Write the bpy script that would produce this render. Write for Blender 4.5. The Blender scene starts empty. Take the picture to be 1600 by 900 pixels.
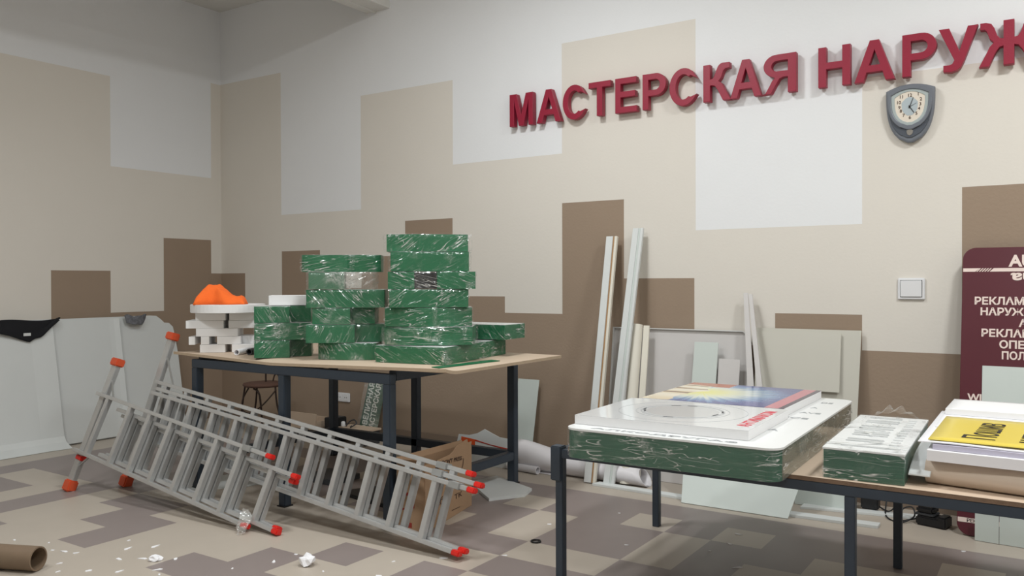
import bpy, bmesh, math, random
from mathutils import Vector, Matrix
random.seed(7)
PI = math.pi
S = 1.35                       # everything below is laid out in units of 1.35 m; the last lines scale meshes and places
sc = bpy.context.scene
C = bpy.context.collection
# ------------------------------------------------------------------ camera, light, exposure
yaw, pitch, roll = 0.58549071, -0.00794488, -0.00286878
cy, sy = math.cos(yaw), math.sin(yaw)
fwd0, right0, up0 = Vector((-sy, cy, 0)), Vector((cy, sy, 0)), Vector((0, 0, 1))
fwd = fwd0*math.cos(pitch) + up0*math.sin(pitch)
up1 = up0*math.cos(pitch) - fwd0*math.sin(pitch)
rgt = right0*math.cos(roll) + up1*math.sin(roll)
upv = up1*math.cos(roll) - right0*math.sin(roll)
cam = bpy.data.cameras.new('camera')
cam.sensor_width = 36
cam.lens = 1299.25/1600*36
cam.clip_start = 0.05
camo = bpy.data.objects.new('camera', cam); C.objects.link(camo)
camo.matrix_world = Matrix(((rgt.x, upv.x, -fwd.x, 0), (rgt.y, upv.y, -fwd.y, 0), (rgt.z, upv.z, -fwd.z, 1.25*S), (0, 0, 0, 1)))
sc.camera = camo
w = bpy.data.worlds.new('world'); sc.world = w; w.use_nodes = True
w.node_tree.nodes['Background'].inputs[0].default_value = (0.5, 0.52, 0.55, 1)
w.node_tree.nodes['Background'].inputs[1].default_value = 0.05
sc.view_settings.view_transform = 'Standard'
sc.view_settings.look = 'None'
sc.view_settings.gamma = 1
sc.view_settings.use_curve_mapping = False
sc.view_settings.exposure = 0.0
sc.cycles.use_denoising = True
sc.cycles.max_bounces = 8
sc.cycles.diffuse_bounces = 4
sc.cycles.transparent_max_bounces = 16
sc.cycles.sample_clamp_indirect = 6

def ceiling_area(x, y, z, sx, sy_, watts, col=(1, 0.985, 0.96)):
    l = bpy.data.lights.new('ceiling_or_fill_light', 'AREA'); l.shape = 'RECTANGLE'
    l.size = sx*S; l.size_y = sy_*S; l.energy = watts; l.color = col
    o = bpy.data.objects.new('ceiling_or_fill_light', l); C.objects.link(o)
    o.location = (x*S, y*S, z*S)
    return o
NEUTRAL = (0.975, 1.0, 0.995)
ceiling_area(-2.5, 3.0, 3.70, 0.45, 0.45, 88, NEUTRAL)
ceiling_area(0.75, 3.0, 3.70, 0.45, 0.45, 118, NEUTRAL)
ceiling_area(-2.5, 0.6, 3.70, 0.45, 0.45, 70, NEUTRAL)
ceiling_area(0.75, 0.6, 3.70, 0.45, 0.45, 80, NEUTRAL)
ceiling_area(-4.0, 0.6, 3.70, 0.45, 0.45, 50, NEUTRAL)  # added weak fill to brighten the left wall, no lamp known here

# ------------------------------------------------------------------ materials
def lin(c):
    return tuple(((v/255)/12.92 if v/255 <= 0.04045 else ((v/255+0.055)/1.055)**2.4) for v in c)
MATS = {}
def mat(name, rgb, rough=0.6, metal=0.0, var=0.06, scale=6.0, bump=0.0, bscale=60.0, spec=0.5, coat=0.0):
    m = bpy.data.materials.new(name); m.use_nodes = True
    nt = m.node_tree; n = nt.nodes; L = nt.links
    b = n['Principled BSDF']
    b.inputs['Roughness'].default_value = rough
    b.inputs['Metallic'].default_value = metal
    b.inputs['Specular IOR Level'].default_value = spec
    b.inputs['Coat Weight'].default_value = coat
    c = lin(rgb)
    tc = n.new('ShaderNodeTexCoord')
    no = n.new('ShaderNodeTexNoise'); no.inputs['Scale'].default_value = scale; no.inputs['Detail'].default_value = 4
    L.new(tc.outputs['Object'], no.inputs['Vector'])
    mx = n.new('ShaderNodeMix'); mx.data_type = 'RGBA'
    mx.inputs[6].default_value = (*[v*(1-var) for v in c], 1)
    mx.inputs[7].default_value = (*[min(1, v*(1+var)) for v in c], 1)
    L.new(no.outputs['Fac'], mx.inputs[0]); L.new(mx.outputs[2], b.inputs['Base Color'])
    if bump:
        n2 = n.new('ShaderNodeTexNoise'); n2.inputs['Scale'].default_value = bscale; n2.inputs['Detail'].default_value = 3
        L.new(tc.outputs['Object'], n2.inputs['Vector'])
        bp = n.new('ShaderNodeBump'); bp.inputs['Strength'].default_value = bump; bp.inputs['Distance'].default_value = 0.01
        L.new(n2.outputs['Fac'], bp.inputs['Height']); L.new(bp.outputs[0], b.inputs['Normal'])
    MATS[name] = m
    return m
paint_white = mat('paint_white', (236, 238, 241), 0.85, var=0.015, scale=3, bump=0.08, bscale=45)
paint_cream = mat('paint_cream', (226, 221, 213), 0.85, var=0.015, scale=3, bump=0.08, bscale=45)
paint_brown = mat('paint_brown', (156, 137, 119), 0.8, var=0.03, scale=3, bump=0.15, bscale=45)
ceil_white = mat('ceiling_white', (225, 224, 220), 0.9, var=0.02)
tile_cream = mat('tile_cream', (182, 172, 160), 0.42, var=0.05, scale=5, bump=0.03, bscale=90)
tile_dark = mat('tile_dark', (140, 129, 126), 0.42, var=0.06, scale=5, bump=0.03, bscale=90)
skirt = mat('skirting_brown', (128, 112, 98), 0.6)
steel_dark = mat('dark_blue_steel', (50, 60, 72), 0.45, var=0.1, scale=20)
chip_edge = mat('chipboard', (186, 166, 142), 0.8, var=0.1, scale=30, bump=0.2, bscale=200)
dark_edge = mat('worn_board_edge', (120, 98, 80), 0.85, var=0.25, scale=30, bump=0.3, bscale=150)
board_face = mat('hardboard_face', (205, 184, 163), 0.55, var=0.05, scale=8)
alu = mat('aluminium', (194, 195, 195), 0.36, 0.5, var=0.1, scale=12)
alu_dull = mat('dull_aluminium', (160, 161, 160), 0.5, 0.4, var=0.12, scale=12)
orange_plastic = mat('orange_plastic', (214, 88, 52), 0.5)
red_plastic = mat('red_plastic', (220, 42, 34), 0.4)
letter_red = mat('letter_crimson', (148, 20, 52), 0.45, var=0.05, scale=10, bump=0.1, bscale=120)
green = mat('green_acrylic', (8, 100, 62), 0.35, var=0.1, scale=8)
green_dark = mat('green_box_side', (24, 84, 62), 0.3, var=0.1, scale=6)
green_grey = mat('green_side_reflection', (120, 122, 108), 0.14, 0.35, var=0.15, scale=4)  # box sign's right side: table board's reflection put into its greyer colour
foam_white = mat('white_foam', (235, 235, 236), 0.7, var=0.02)
acr_white = mat('white_acrylic_top', (228, 230, 230), 0.3, var=0.02)
gloss_white = mat('glossy_white_print', (226, 229, 231), 0.12, var=0.02, coat=0.3)
sheet_white = mat('white_sheet', (216, 220, 220), 0.55, var=0.02)
sheet_green = mat('pale_green_board', (205, 214, 210), 0.5, var=0.02)
sheet_grey = mat('grey_white_board', (207, 204, 203), 0.6, var=0.03)
board_beige = mat('beige_board', (206, 204, 194), 0.6, var=0.02)
wood = mat('bare_wood', (176, 138, 98), 0.65, var=0.15, scale=25)
vinyl_white = mat('white_vinyl', (222, 220, 224), 0.45, var=0.03)
cream_roll = mat('cream_roll', (226, 222, 210), 0.5, var=0.02)
cardboard = mat('cardboard', (168, 137, 108), 0.8, var=0.06, scale=15, bump=0.1, bscale=120)
kraft = mat('tube_kraft', (122, 103, 84), 0.6, var=0.08, scale=20)
orange_cloth = mat('orange_cloth', (250, 112, 40), 0.9, var=0.08, scale=14, bump=0.3, bscale=120)
black_cloth = mat('black_cloth', (18, 19, 25), 0.9, bump=0.3, bscale=150)
black_plastic = mat('black_plastic', (24, 25, 28), 0.45)
dark_grey = mat('dark_grey_plastic', (60, 62, 66), 0.5)
chair_iron = mat('wrought_iron', (52, 38, 32), 0.5, 0.3)
chair_seat = mat('brown_upholstery', (92, 66, 56), 0.85)
burgundy = mat('burgundy_board', (86, 30, 42), 0.35, var=0.08, scale=5)
burg_red = mat('burgundy_lower', (120, 26, 44), 0.35)
text_pink = mat('pale_pink_lettering', (232, 214, 206), 0.5)
text_white = mat('white_lettering', (230, 234, 228), 0.5)
text_black = mat('black_lettering', (34, 30, 26), 0.6)
text_red = mat('red_lettering', (206, 50, 70), 0.4)
ink_brown = mat('brown_ink', (72, 50, 38), 0.8)
ink_red = mat('red_ink', (150, 52, 44), 0.8)
ink_grey = mat('grey_ink', (150, 154, 158), 0.3)
yellow_sheet = mat('yellow_print', (222, 200, 84), 0.35, var=0.04, scale=4)
beige_tube = mat('beige_film_roll', (202, 186, 170), 0.22, var=0.06, scale=4, coat=0.4)
switch_white = mat('switch_white', (232, 233, 236), 0.35, var=0.01)
clock_grey = mat('clock_grey', (112, 117, 126), 0.4, 0.15)
clock_dark = mat('clock_recess', (78, 84, 94), 0.45, 0.1)
clock_bezel = mat('clock_bezel', (170, 180, 180), 0.35)
clock_face = mat('clock_face', (226, 216, 202), 0.5, var=0.01)
clock_inner = mat('clock_inner_face', (176, 188, 194), 0.5, var=0.01)
chrome = mat('chrome', (220, 222, 224), 0.15, 1.0)
orange_print = mat('orange_print', (222, 86, 34), 0.5)
red_print = mat('red_print', (200, 64, 50), 0.5)
mag_pink = mat('magenta_stripe', (196, 120, 136), 0.25)
glass_green = mat('pale_green_glass', (186, 210, 200), 0.15)
paper_white = mat('paper_white', (240, 240, 244), 0.7, var=0.01)
camo = mat('camouflage_cloth', (110, 112, 118), 0.9, var=0.9, scale=30)
disc_grey = mat('printed_grey', (206, 209, 211), 0.12, var=0.01, coat=0.3)
box_white = mat('wrapped_white', (214, 216, 216), 0.4, var=0.02)
lilac = mat('paper_lilac_edge', (196, 192, 210), 0.7, var=0.02)

def film_material(name, patch, crease, scale, base, m0=0.44, m1=0.62, spin=False):
    """clear stretch film: see-through, with thin bright creases where it bunches"""
    m = bpy.data.materials.new(name); m.use_nodes = True
    nt = m.node_tree; n = nt.nodes; L = nt.links
    for x in list(n): n.remove(x)
    def N(t): return n.new('ShaderNode'+t)
    def math_(op, a, b=None, c=None, clamp=False):
        q = N('Math'); q.operation = op; q.use_clamp = clamp
        for i, v in enumerate((a, b, c)):
            if v is None: continue
            if isinstance(v, (int, float)): q.inputs[i].default_value = v
            else: L.new(v, q.inputs[i])
        return q.outputs[0]
    def rng(v, a, b, c, d):
        q = N('MapRange'); q.interpolation_type = 'SMOOTHSTEP'
        for i, k in zip((1, 2, 3, 4), (a, b, c, d)): q.inputs[i].default_value = k
        L.new(v, q.inputs[0]); return q.outputs[0]
    out = N('OutputMaterial'); tr = N('BsdfTransparent')
    info = N('ObjectInfo')
    gl = N('BsdfGlossy'); gl.inputs['Roughness'].default_value = 0.12; gl.inputs['Color'].default_value = (1, 1, 1, 1)
    df = N('BsdfDiffuse'); df.inputs['Color'].default_value = (0.86, 0.89, 0.88, 1)
    tc = N('TexCoord')
    sh_ = N('VectorMath'); sh_.operation = 'SCALE'; sh_.inputs[0].default_value = (17.0, 9.0, 13.0); L.new(info.outputs['Random'], sh_.inputs['Scale'])
    vr = N('VectorRotate'); vr.rotation_type = 'Y_AXIS'; L.new(tc.outputs['Object'], vr.inputs['Vector'])
    if spin: L.new(math_('MULTIPLY', math_('SUBTRACT', info.outputs['Random'], 0.5), 2.4), vr.inputs['Angle'])
    va = N('VectorMath'); va.operation = 'ADD'; L.new(vr.outputs[0], va.inputs[0]); L.new(sh_.outputs[0], va.inputs[1])
    def noise(sc_, det, dist, rot, stretch):
        mp = N('Mapping'); mp.inputs['Rotation'].default_value = rot; mp.inputs['Scale'].default_value = stretch
        L.new(va.outputs[0], mp.inputs['Vector'])
        q = N('TexNoise'); q.inputs['Scale'].default_value = sc_; q.inputs['Detail'].default_value = det; q.inputs['Distortion'].default_value = dist
        L.new(mp.outputs[0], q.inputs['Vector']); return q.outputs['Fac']
    na = noise(scale, 2, 0.5, (0.0, 0.36, 0.0), (0.16, 0.2, 1.5))
    nb = noise(scale*1.25, 2, 0.6, (0.5, -0.6, 0.3), (0.18, 0.25, 1.6))
    ra = rng(math_('ABSOLUTE', math_('SUBTRACT', na, 0.5)), 0.0, 0.012, 1.0, 0.0)
    rb = rng(math_('ABSOLUTE', math_('SUBTRACT', nb, 0.5)), 0.0, 0.010, 1.0, 0.0)
    mask = rng(noise(scale*0.38, 2, 0.4, (0, 0, 0), (1, 1, 1)), m0, m1, 0.0, 1.0)
    mask2 = rng(noise(scale*0.30, 2, 0.8, (0.3, 0.9, 0.2), (1, 1, 1)), 0.56, 0.72, 0.0, 1.0)
    fine = noise(scale*3.0, 4, 1.5, (0.2, 0.1, 0.7), (1, 1, 0.6))
    cre = math_('MULTIPLY', math_('MAXIMUM', ra, rb), math_('MULTIPLY_ADD', mask, 0.9, 0.10))
    pat = math_('MULTIPLY', mask2, rng(fine, 0.35, 0.7, 0.15, 1.0))
    fac = math_('MULTIPLY_ADD', cre, crease, math_('MULTIPLY_ADD', pat, patch, base), clamp=True)
    mixg = N('MixShader'); mixg.inputs[0].default_value = 0.5
    L.new(gl.outputs[0], mixg.inputs[1]); L.new(df.outputs[0], mixg.inputs[2])
    bp = N('Bump'); bp.inputs['Strength'].default_value = 1.0; bp.inputs['Distance'].default_value = 0.02
    L.new(na, bp.inputs['Height']); L.new(bp.outputs[0], gl.inputs['Normal'])
    fin = N('MixShader')
    L.new(fac, fin.inputs[0]); L.new(tr.outputs[0], fin.inputs[1]); L.new(mixg.outputs[0], fin.inputs[2])
    L.new(fin.outputs[0], out.inputs['Surface'])
    return m
film = film_material('stretch_film', 0.45, 0.95, 17, 0.04, spin=True)
film_big = film_material('stretch_film_sheet', 0.42, 0.85, 15, 0.07, 0.38, 0.58)
film_sign = film_material('stretch_film_milky', 0.22, 0.4, 10, 0.15)
film_pocket = film_material('stretch_film_loose', 0.5, 0.95, 16, 0.12, spin=True)
film_top = film_material('stretch_film_bunched', 0.6, 0.8, 20, 0.2)

# ------------------------------------------------------------------ helpers
INV = {}          # object -> inverse world matrix of the frame its mesh is written in
class MB:
    def __init__(s): s.v = []; s.f = []; s.m = []; s.sm = []
    def add(s, vs, fs, m=0, smooth=False):
        o = len(s.v); s.v += [tuple(p) for p in vs]
        for f in fs: s.f.append([i+o for i in f]); s.m.append(m); s.sm.append(smooth)
        return s
    def obox(s, p, a, b, c, m=0):
        p, a, b, c = map(Vector, (p, a, b, c))
        vs = [p, p+a, p+a+b, p+b, p+c, p+a+c, p+a+b+c, p+b+c]
        return s.add(vs, [(0, 3, 2, 1), (4, 5, 6, 7), (0, 1, 5, 4), (1, 2, 6, 5), (2, 3, 7, 6), (3, 0, 4, 7)], m)
    def box(s, x0, x1, y0, y1, z0, z1, m=0):
        return s.obox((x0, y0, z0), (x1-x0, 0, 0), (0, y1-y0, 0), (0, 0, z1-z0), m)
    def rbox(s, cx, cy_, z0, z1, sx, sy_, a, m=0):
        ca, sa = math.cos(a), math.sin(a)
        ex, ey = Vector((ca, sa, 0))*sx, Vector((-sa, ca, 0))*sy_
        return s.obox(Vector((cx, cy_, z0))-ex/2-ey/2, ex, ey, (0, 0, z1-z0), m)
    def bar(s, p, q, wd, dp, upd=(0, 0, 1), m=0):
        """rectangular bar from p to q; wd across (perpendicular to upd), dp along upd"""
        p, q, upd = Vector(p), Vector(q), Vector(upd)
        d = (q-p).normalized(); sd = d.cross(upd).normalized(); u2 = sd.cross(d)
        return s.obox(p-sd*wd/2-u2*dp/2, q-p, sd*wd, u2*dp, m)
    def prism(s, pts, vec, m=0, cap=None, side=None):
        vec = Vector(vec); n = len(pts); a = [Vector(p) for p in pts]; vs = a+[p+vec for p in a]
        nrm = Vector((0, 0, 0))
        for i in range(n): nrm += a[i].cross(a[(i+1) % n])
        if nrm.dot(vec) > 0: bot, top = list(range(n))[::-1], list(range(n, 2*n)); fl = False
        else: bot, top = list(range(n)), list(range(n, 2*n))[::-1]; fl = True
        s.add(vs, [bot], m if cap is None else cap)
        o = len(s.v)-2*n
        s.f.append([i+o for i in top]); s.m.append(m if cap is None else cap); s.sm.append(False)
        for i in range(n):
            j = (i+1) % n
            q = [i, j, j+n, i+n]
            if fl: q = q[::-1]
            s.f.append([k+o for k in q]); s.m.append(m if side is None else side); s.sm.append(False)
        return s
    def tube(s, pts, r, n=8, m=0, caps=True, closed=False):
        pts = [Vector(p) for p in pts]; k = len(pts); rings = []
        rr = r if hasattr(r, '__len__') else [r]*k
        ref = None
        for i, p in enumerate(pts):
            if closed: d = (pts[(i+1) % k]-pts[i-1])
            else: d = pts[min(i+1, k-1)]-pts[max(i-1, 0)]
            d.normalize()
            if ref is None: ref = Vector((0, 0, 1)) if abs(d.z) < 0.9 else Vector((1, 0, 0))
            sd = d.cross(ref).normalized(); u = sd.cross(d).normalized(); ref = u
            rings.append([p+(sd*math.cos(2*PI*j/n)+u*math.sin(2*PI*j/n))*rr[i] for j in range(n)])
        vs = [p for ring in rings for p in ring]; fs = []
        for i in range(k if closed else k-1):
            i2 = (i+1) % k
            for j in range(n):
                fs.append((i*n+j, i*n+(j+1) % n, i2*n+(j+1) % n, i2*n+j))
        s.add(vs, fs, m, True)
        if caps and not closed:
            o = len(s.v)-len(vs)
            s.f.append([o+j for j in range(n)][::-1]); s.m.append(m); s.sm.append(False)
            s.f.append([o+(k-1)*n+j for j in range(n)]); s.m.append(m); s.sm.append(False)
        return s
    def grid(s, fn, nu, nv, m=0, smooth=True):
        vs = [fn(i/nu, j/nv) for j in range(nv+1) for i in range(nu+1)]
        fs = [(j*(nu+1)+i, j*(nu+1)+i+1, (j+1)*(nu+1)+i+1, (j+1)*(nu+1)+i) for j in range(nv) for i in range(nu)]
        return s.add(vs, fs, m, smooth)
    def build(s, name, mats, parent=None, bevel=0.0, seg=2, thick=0.0, weld=False):
        if not isinstance(mats, (list, tuple)): mats = [mats]
        me = bpy.data.meshes.new(name)
        vs = [Vector(p) for p in s.v]
        base = None
        if parent is None:
            xs = [p.x for p in vs]; ys = [p.y for p in vs]; zs = [p.z for p in vs]
            base = Vector(((min(xs)+max(xs))/2, (min(ys)+max(ys))/2, min(zs)))
            inv = Matrix.Translation(-base)
        else: inv = INV[parent]
        me.from_pydata([inv @ p for p in vs], [], s.f)
        for i, p in enumerate(me.polygons): p.material_index = s.m[i]; p.use_smooth = s.sm[i]
        for m_ in mats: me.materials.append(m_)
        bm = bmesh.new(); bm.from_mesh(me)
        if weld: bmesh.ops.remove_doubles(bm, verts=bm.verts, dist=1e-5)
        if bevel:
            es = [e for e in bm.edges if len(e.link_faces) == 2 and e.calc_face_angle(0) > 0.5]
            bmesh.ops.bevel(bm, geom=es, offset=bevel, segments=seg, affect='EDGES', clamp_overlap=True)
        if thick:
            bmesh.ops.solidify(bm, geom=bm.faces[:], thickness=thick)
        bmesh.ops.recalc_face_normals(bm, faces=bm.faces) if weld or bevel else None
        bm.to_mesh(me); bm.free()
        return link(name, me, parent, inv, base)
def link(name, me, parent, inv, base):
    o = bpy.data.objects.new(name, me); C.objects.link(o)
    if parent is None: o.location = base
    else: o.parent = parent
    INV[o] = inv
    return o
def tag(o, label, cat, group=None, kind=None):
    o['label'] = label; o['category'] = cat
    if group: o['group'] = group
    if kind: o['kind'] = kind
    return o
def thing(name, label, cat, loc, rz=0, group=None):
    o = bpy.data.objects.new(name, None); C.objects.link(o)
    o.location = loc; o.rotation_euler = (0, 0, rz); o.empty_display_size = 0.1
    INV[o] = (Matrix.Translation(Vector(loc)) @ Matrix.Rotation(rz, 4, 'Z')).inverted()
    return tag(o, label, cat, group)
def struct(o): o['kind'] = 'structure'; return o

def shape(name, polys, depth, M, mats, parent=None, bevel=0.0, split=False):
    """flat outline (outer loops and holes) given depth; local x,y outline, z depth from 0; M places it"""
    cu = bpy.data.curves.new('outline', 'CURVE'); cu.dimensions = '2D'; cu.fill_mode = 'BOTH'
    cu.extrude = max(depth/2-bevel, 1e-4); cu.bevel_depth = bevel; cu.bevel_resolution = 1
    if bevel: cu.offset = -bevel
    for pl in polys:
        sp = cu.splines.new('POLY'); sp.points.add(len(pl)-1); sp.use_cyclic_u = True
        for i, p in enumerate(pl): sp.points[i].co = (p[0], p[1], 0, 1)
    o = bpy.data.objects.new('outline', cu); C.objects.link(o)
    dg = bpy.context.evaluated_depsgraph_get(); dg.update()
    me = bpy.data.meshes.new_from_object(o.evaluated_get(dg))
    bpy.data.objects.remove(o); bpy.data.curves.remove(cu)
    return finish(name, me, Matrix.Translation((0, 0, depth/2)), M, mats, parent, split)
def finish(name, me, T, M, mats, parent, split):
    me.name = name
    me.transform(M @ T)
    if not isinstance(mats, (list, tuple)): mats = [mats]
    me.materials.clear()
    for m_ in mats: me.materials.append(m_)
    nz = M.to_3x3() @ Vector((0, 0, 1)); nz.normalize()
    for p in me.polygons:
        p.use_smooth = False
        p.material_index = 1 if split and p.normal.dot(nz) > 0.7 else 0
    base = None
    if parent is None:
        xs = [v.co.x for v in me.vertices]; ys = [v.co.y for v in me.vertices]; zs = [v.co.z for v in me.vertices]
        base = Vector(((min(xs)+max(xs))/2, (min(ys)+max(ys))/2, min(zs))); inv = Matrix.Translation(-base)
    else: inv = INV[parent]
    me.transform(inv)
    return link(name, me, parent, inv, base)
def text(name, body, size, depth, M, m, parent, bold=0.0, width=None, align='LEFT', spacing=1.0):
    cu = bpy.data.curves.new('lettering', 'FONT'); cu.body = body; cu.size = size
    cu.extrude = depth/2; cu.offset = bold*size; cu.align_x = align; cu.space_character = spacing; cu.resolution_u = 3
    o = bpy.data.objects.new('lettering', cu); C.objects.link(o)
    dg = bpy.context.evaluated_depsgraph_get(); dg.update()
    me = bpy.data.meshes.new_from_object(o.evaluated_get(dg))
    bpy.data.objects.remove(o); bpy.data.curves.remove(cu)
    if width:
        xs = [v.co.x for v in me.vertices]; k = width/(max(xs)-min(xs))
        me.transform(Matrix.Diagonal((k, 1, 1, 1)))
    return finish(name, me, Matrix.Translation((0, 0, depth/2)), M, m, parent, False)
def frame(o, ex, ey, ez=None):
    ex, ey = Vector(ex).normalized(), Vector(ey).normalized()
    ez = ex.cross(ey).normalized() if ez is None else Vector(ez)
    o = Vector(o)
    return Matrix(((ex.x, ey.x, ez.x, o.x), (ex.y, ey.y, ez.y, o.y), (ex.z, ey.z, ez.z, o.z), (0, 0, 0, 1)))
def arc(cx, cy_, rx, ry, a0, a1, n=16):
    return [(cx+rx*math.cos(math.radians(a0+(a1-a0)*i/n)), cy_+ry*math.sin(math.radians(a0+(a1-a0)*i/n))) for i in range(n+1)]
def rrect(x0, x1, y0, y1, r, n=6):
    return arc(x1-r, y0+r, r, r, -90, 0, n)+arc(x1-r, y1-r, r, r, 0, 90, n)+arc(x0+r, y1-r, r, r, 90, 180, n)+arc(x0+r, y0+r, r, r, 180, 270, n)
def scaled(polys, sx, sy_): return [[(x*sx, y*sy_) for x, y in p] for p in polys]

# ------------------------------------------------------------------ the setting
XL, YW, ZC = -6.56, 4.98, 3.765
XR, YF = 2.6, -2.6
def patch_wall(name, us, zs, rects, pt, flip):
    """one wall as one mesh of painted patches; rects (u0,u1,z0,z1,paint) later ones cover earlier"""
    for r in rects: us += [r[0], r[1]]; zs += [r[2], r[3]]
    us = sorted(set(us)); zs = sorted(set(zs)); mb = MB()
    vs = [pt(u, z) for z in zs for u in us]; n = len(us)
    fs = []; ms = []
    for j in range(len(zs)-1):
        for i in range(n-1):
            um, zm = (us[i]+us[i+1])/2, (zs[j]+zs[j+1])/2; k = 1
            for r in rects:
                if r[0] <= um <= r[1] and r[2] <= zm <= r[3]: k = r[4]
            q = [j*n+i, j*n+i+1, (j+1)*n+i+1, (j+1)*n+i]
            fs.append(q[::-1] if flip else q); ms.append(k)
    mb.add(vs, fs); mb.m = ms
    return struct(mb.build(name, [paint_white, paint_cream, paint_brown]))
B, W_ = 2, 0
patch_wall('wall_back', [XL, XR], [0, ZC], [
    (XL, XR, 3.09, ZC, W_), (-5.735, -4.777, 1.84, ZC, W_), (-4.777, -3.833, 2.766, ZC, W_), (-3.833, -2.885, 2.131, ZC, W_),
    (-2.885, -1.92, 2.888, ZC, W_), (-1.92, -0.942, 1.567, ZC, W_), (-0.942, 0.03, 2.385, ZC, W_), (0.03, 1.0, 1.85, ZC, W_), (1.0, XR, 2.6, ZC, W_),
    (XL, -6.224, 0, 1.332, B), (-6.224, -5.73, 0, 0.98, B), (-5.73, -5.255, 0, 1.52, B), (-5.255, -4.777, 0, 1.2, B), (-4.777, -4.307, 0, 1.455, B),
    (-4.307, -3.838, 0, 1.728, B), (-3.838, -3.364, 0, 1.141, B), (-3.364, -2.885, 0, 1.024, B), (-2.885, -2.415, 0, 1.789, B),
    (-2.415, -1.929, 0, 1.267, B), (-1.929, -1.427, 0, 0.86, B), (-1.427, -0.942, 0, 1.057, B), (-0.942, -0.447, 0, 0.857, B),
    (-0.447, 0.04, 0, 1.741, B), (0.04, XR, 0, 0.95, B)], lambda u, z: (u, YW, z), False)
patch_wall('wall_left', [YF, YW], [0, ZC], [
    (YF, 3.9, 2.953, ZC, W_), (3.9, 4.872, 2.211, ZC, W_), (4.872, YW, 3.088, ZC, W_),
    (4.381, 4.867, 0, 1.639, B), (4.867, YW, 0, 1.332, B), (3.408, 3.893, 0, 1.347, B), (3.893, 4.381, 0, 1.001, B), (YF, 3.408, 0, 0.93, B)],
    lambda u, z: (XL, u, z), False)
struct(MB().add([(XR, YF, 0), (XR, YW, 0), (XR, YW, ZC), (XR, YF, ZC)], [(0, 3, 2, 1)]).build('wall_right', paint_cream))
struct(MB().add([(XL, YF, 0), (XR, YF, 0), (XR, YF, ZC), (XL, YF, ZC)], [(3, 2, 1, 0)]).build('wall_front', paint_cream))
struct(MB().add([(XL, YF, ZC), (XR, YF, ZC), (XR, YW, ZC), (XL, YW, ZC)], [(3, 2, 1, 0)]).build('ceiling', ceil_white))
struct(MB().box(-4.70, -4.46, YF, YW, 3.42, ZC-0.002).box(-4.62, -4.60, YF, YW, 3.405, 3.42).build('trim_1', ceil_white))
struct(MB().box(XL+0.014, XR, YW-0.014, YW-0.001, 0.0, 0.085).build('baseboard_back', skirt))
struct(MB().box(XL+0.001, XL+0.014, YF, YW-0.001, 0.0, 0.085).build('baseboard_left', skirt))
# floor of square tiles, laid in the photograph's patchwork
TX, TY, X0, Y0 = 0.2425, 0.2455, -2.141, 3.368
CREAM = {(-2, 2), (-1, 1), (-1, 0), (0, -1), (1, -1), (-1, -2), (-2, -2), (1, 2), (2, 0), (2, 1), (3, 2), (4, 0), (5, 1), (-3, -2), (-4, -2),
         (-4, -3), (-2, -3), (-2, -4), (-3, -4), (0, -3), (1, -3), (-1, -4), (-5, -2), (7, 2), (6, 1)}
DARK = {(-3, -3), (-4, -4), (-4, -5), (-5, -5), (-3, -5), (0, -2), (1, -2), (-1, -3), (-8, -4), (-9, -4), (-8, -5), (-10, -3), (-9, -3), (-12, -5), (-11, -6), (-8, -7),
        (-1, -1), (-2, -1), (-2, 0), (-2, 1), (0, 0), (0, 1), (0, 2), (-1, 2), (-1, 3), (0, 3), (1, 0), (1, 1), (2, 2), (1, 3), (2, 3), (3, 1), (3, 0), (4, 2), (4, 1), (5, 2), (2, -1), (3, -1)}
def tile_kind(i, j):
    if j >= 4 or i <= -17: return 0
    if (i, j) in CREAM: return 0
    if (i, j) in DARK: return 1
    if j == 3: return 1
    if i < -10 and j > -5:
        return 0 if (i, j) in {(-15, -3), (-14, -3), (-13, -3), (-13, -4), (-11, -3), (-11, -4), (-12, -5)} else 1
    if i >= 4: return 0 if (i*7+j*3) % 5 == 0 else 1
    if i <= -4 and j < 0: return 0
    if j < -5: return 1 if (i*3+j*5) % 4 == 0 else 0
    return 1 if (i*5+j*7) % 3 else 0
xs = [X0+TX*i for i in range(-18, 20)]; ys = [Y0+TY*j for j in range(-24, 6)]
xs = [XL]+[x for x in xs if XL < x < XR]+[XR]; ys = [YF]+[y for y in ys if YF < y < YW]+[YW]
mb = MB(); n = len(xs)
mb.add([(x, y, 0) for y in ys for x in xs], [(j*n+i, j*n+i+1, (j+1)*n+i+1, (j+1)*n+i) for j in range(len(ys)-1) for i in range(n-1)])
mb.m = [tile_kind(math.floor(((xs[i]+xs[i+1])/2-X0)/TX), math.floor(((ys[j]+ys[j+1])/2-Y0)/TY)) for j in range(len(ys)-1) for i in range(n-1)]
struct(mb.build('floor', [tile_cream, tile_dark]))

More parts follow.
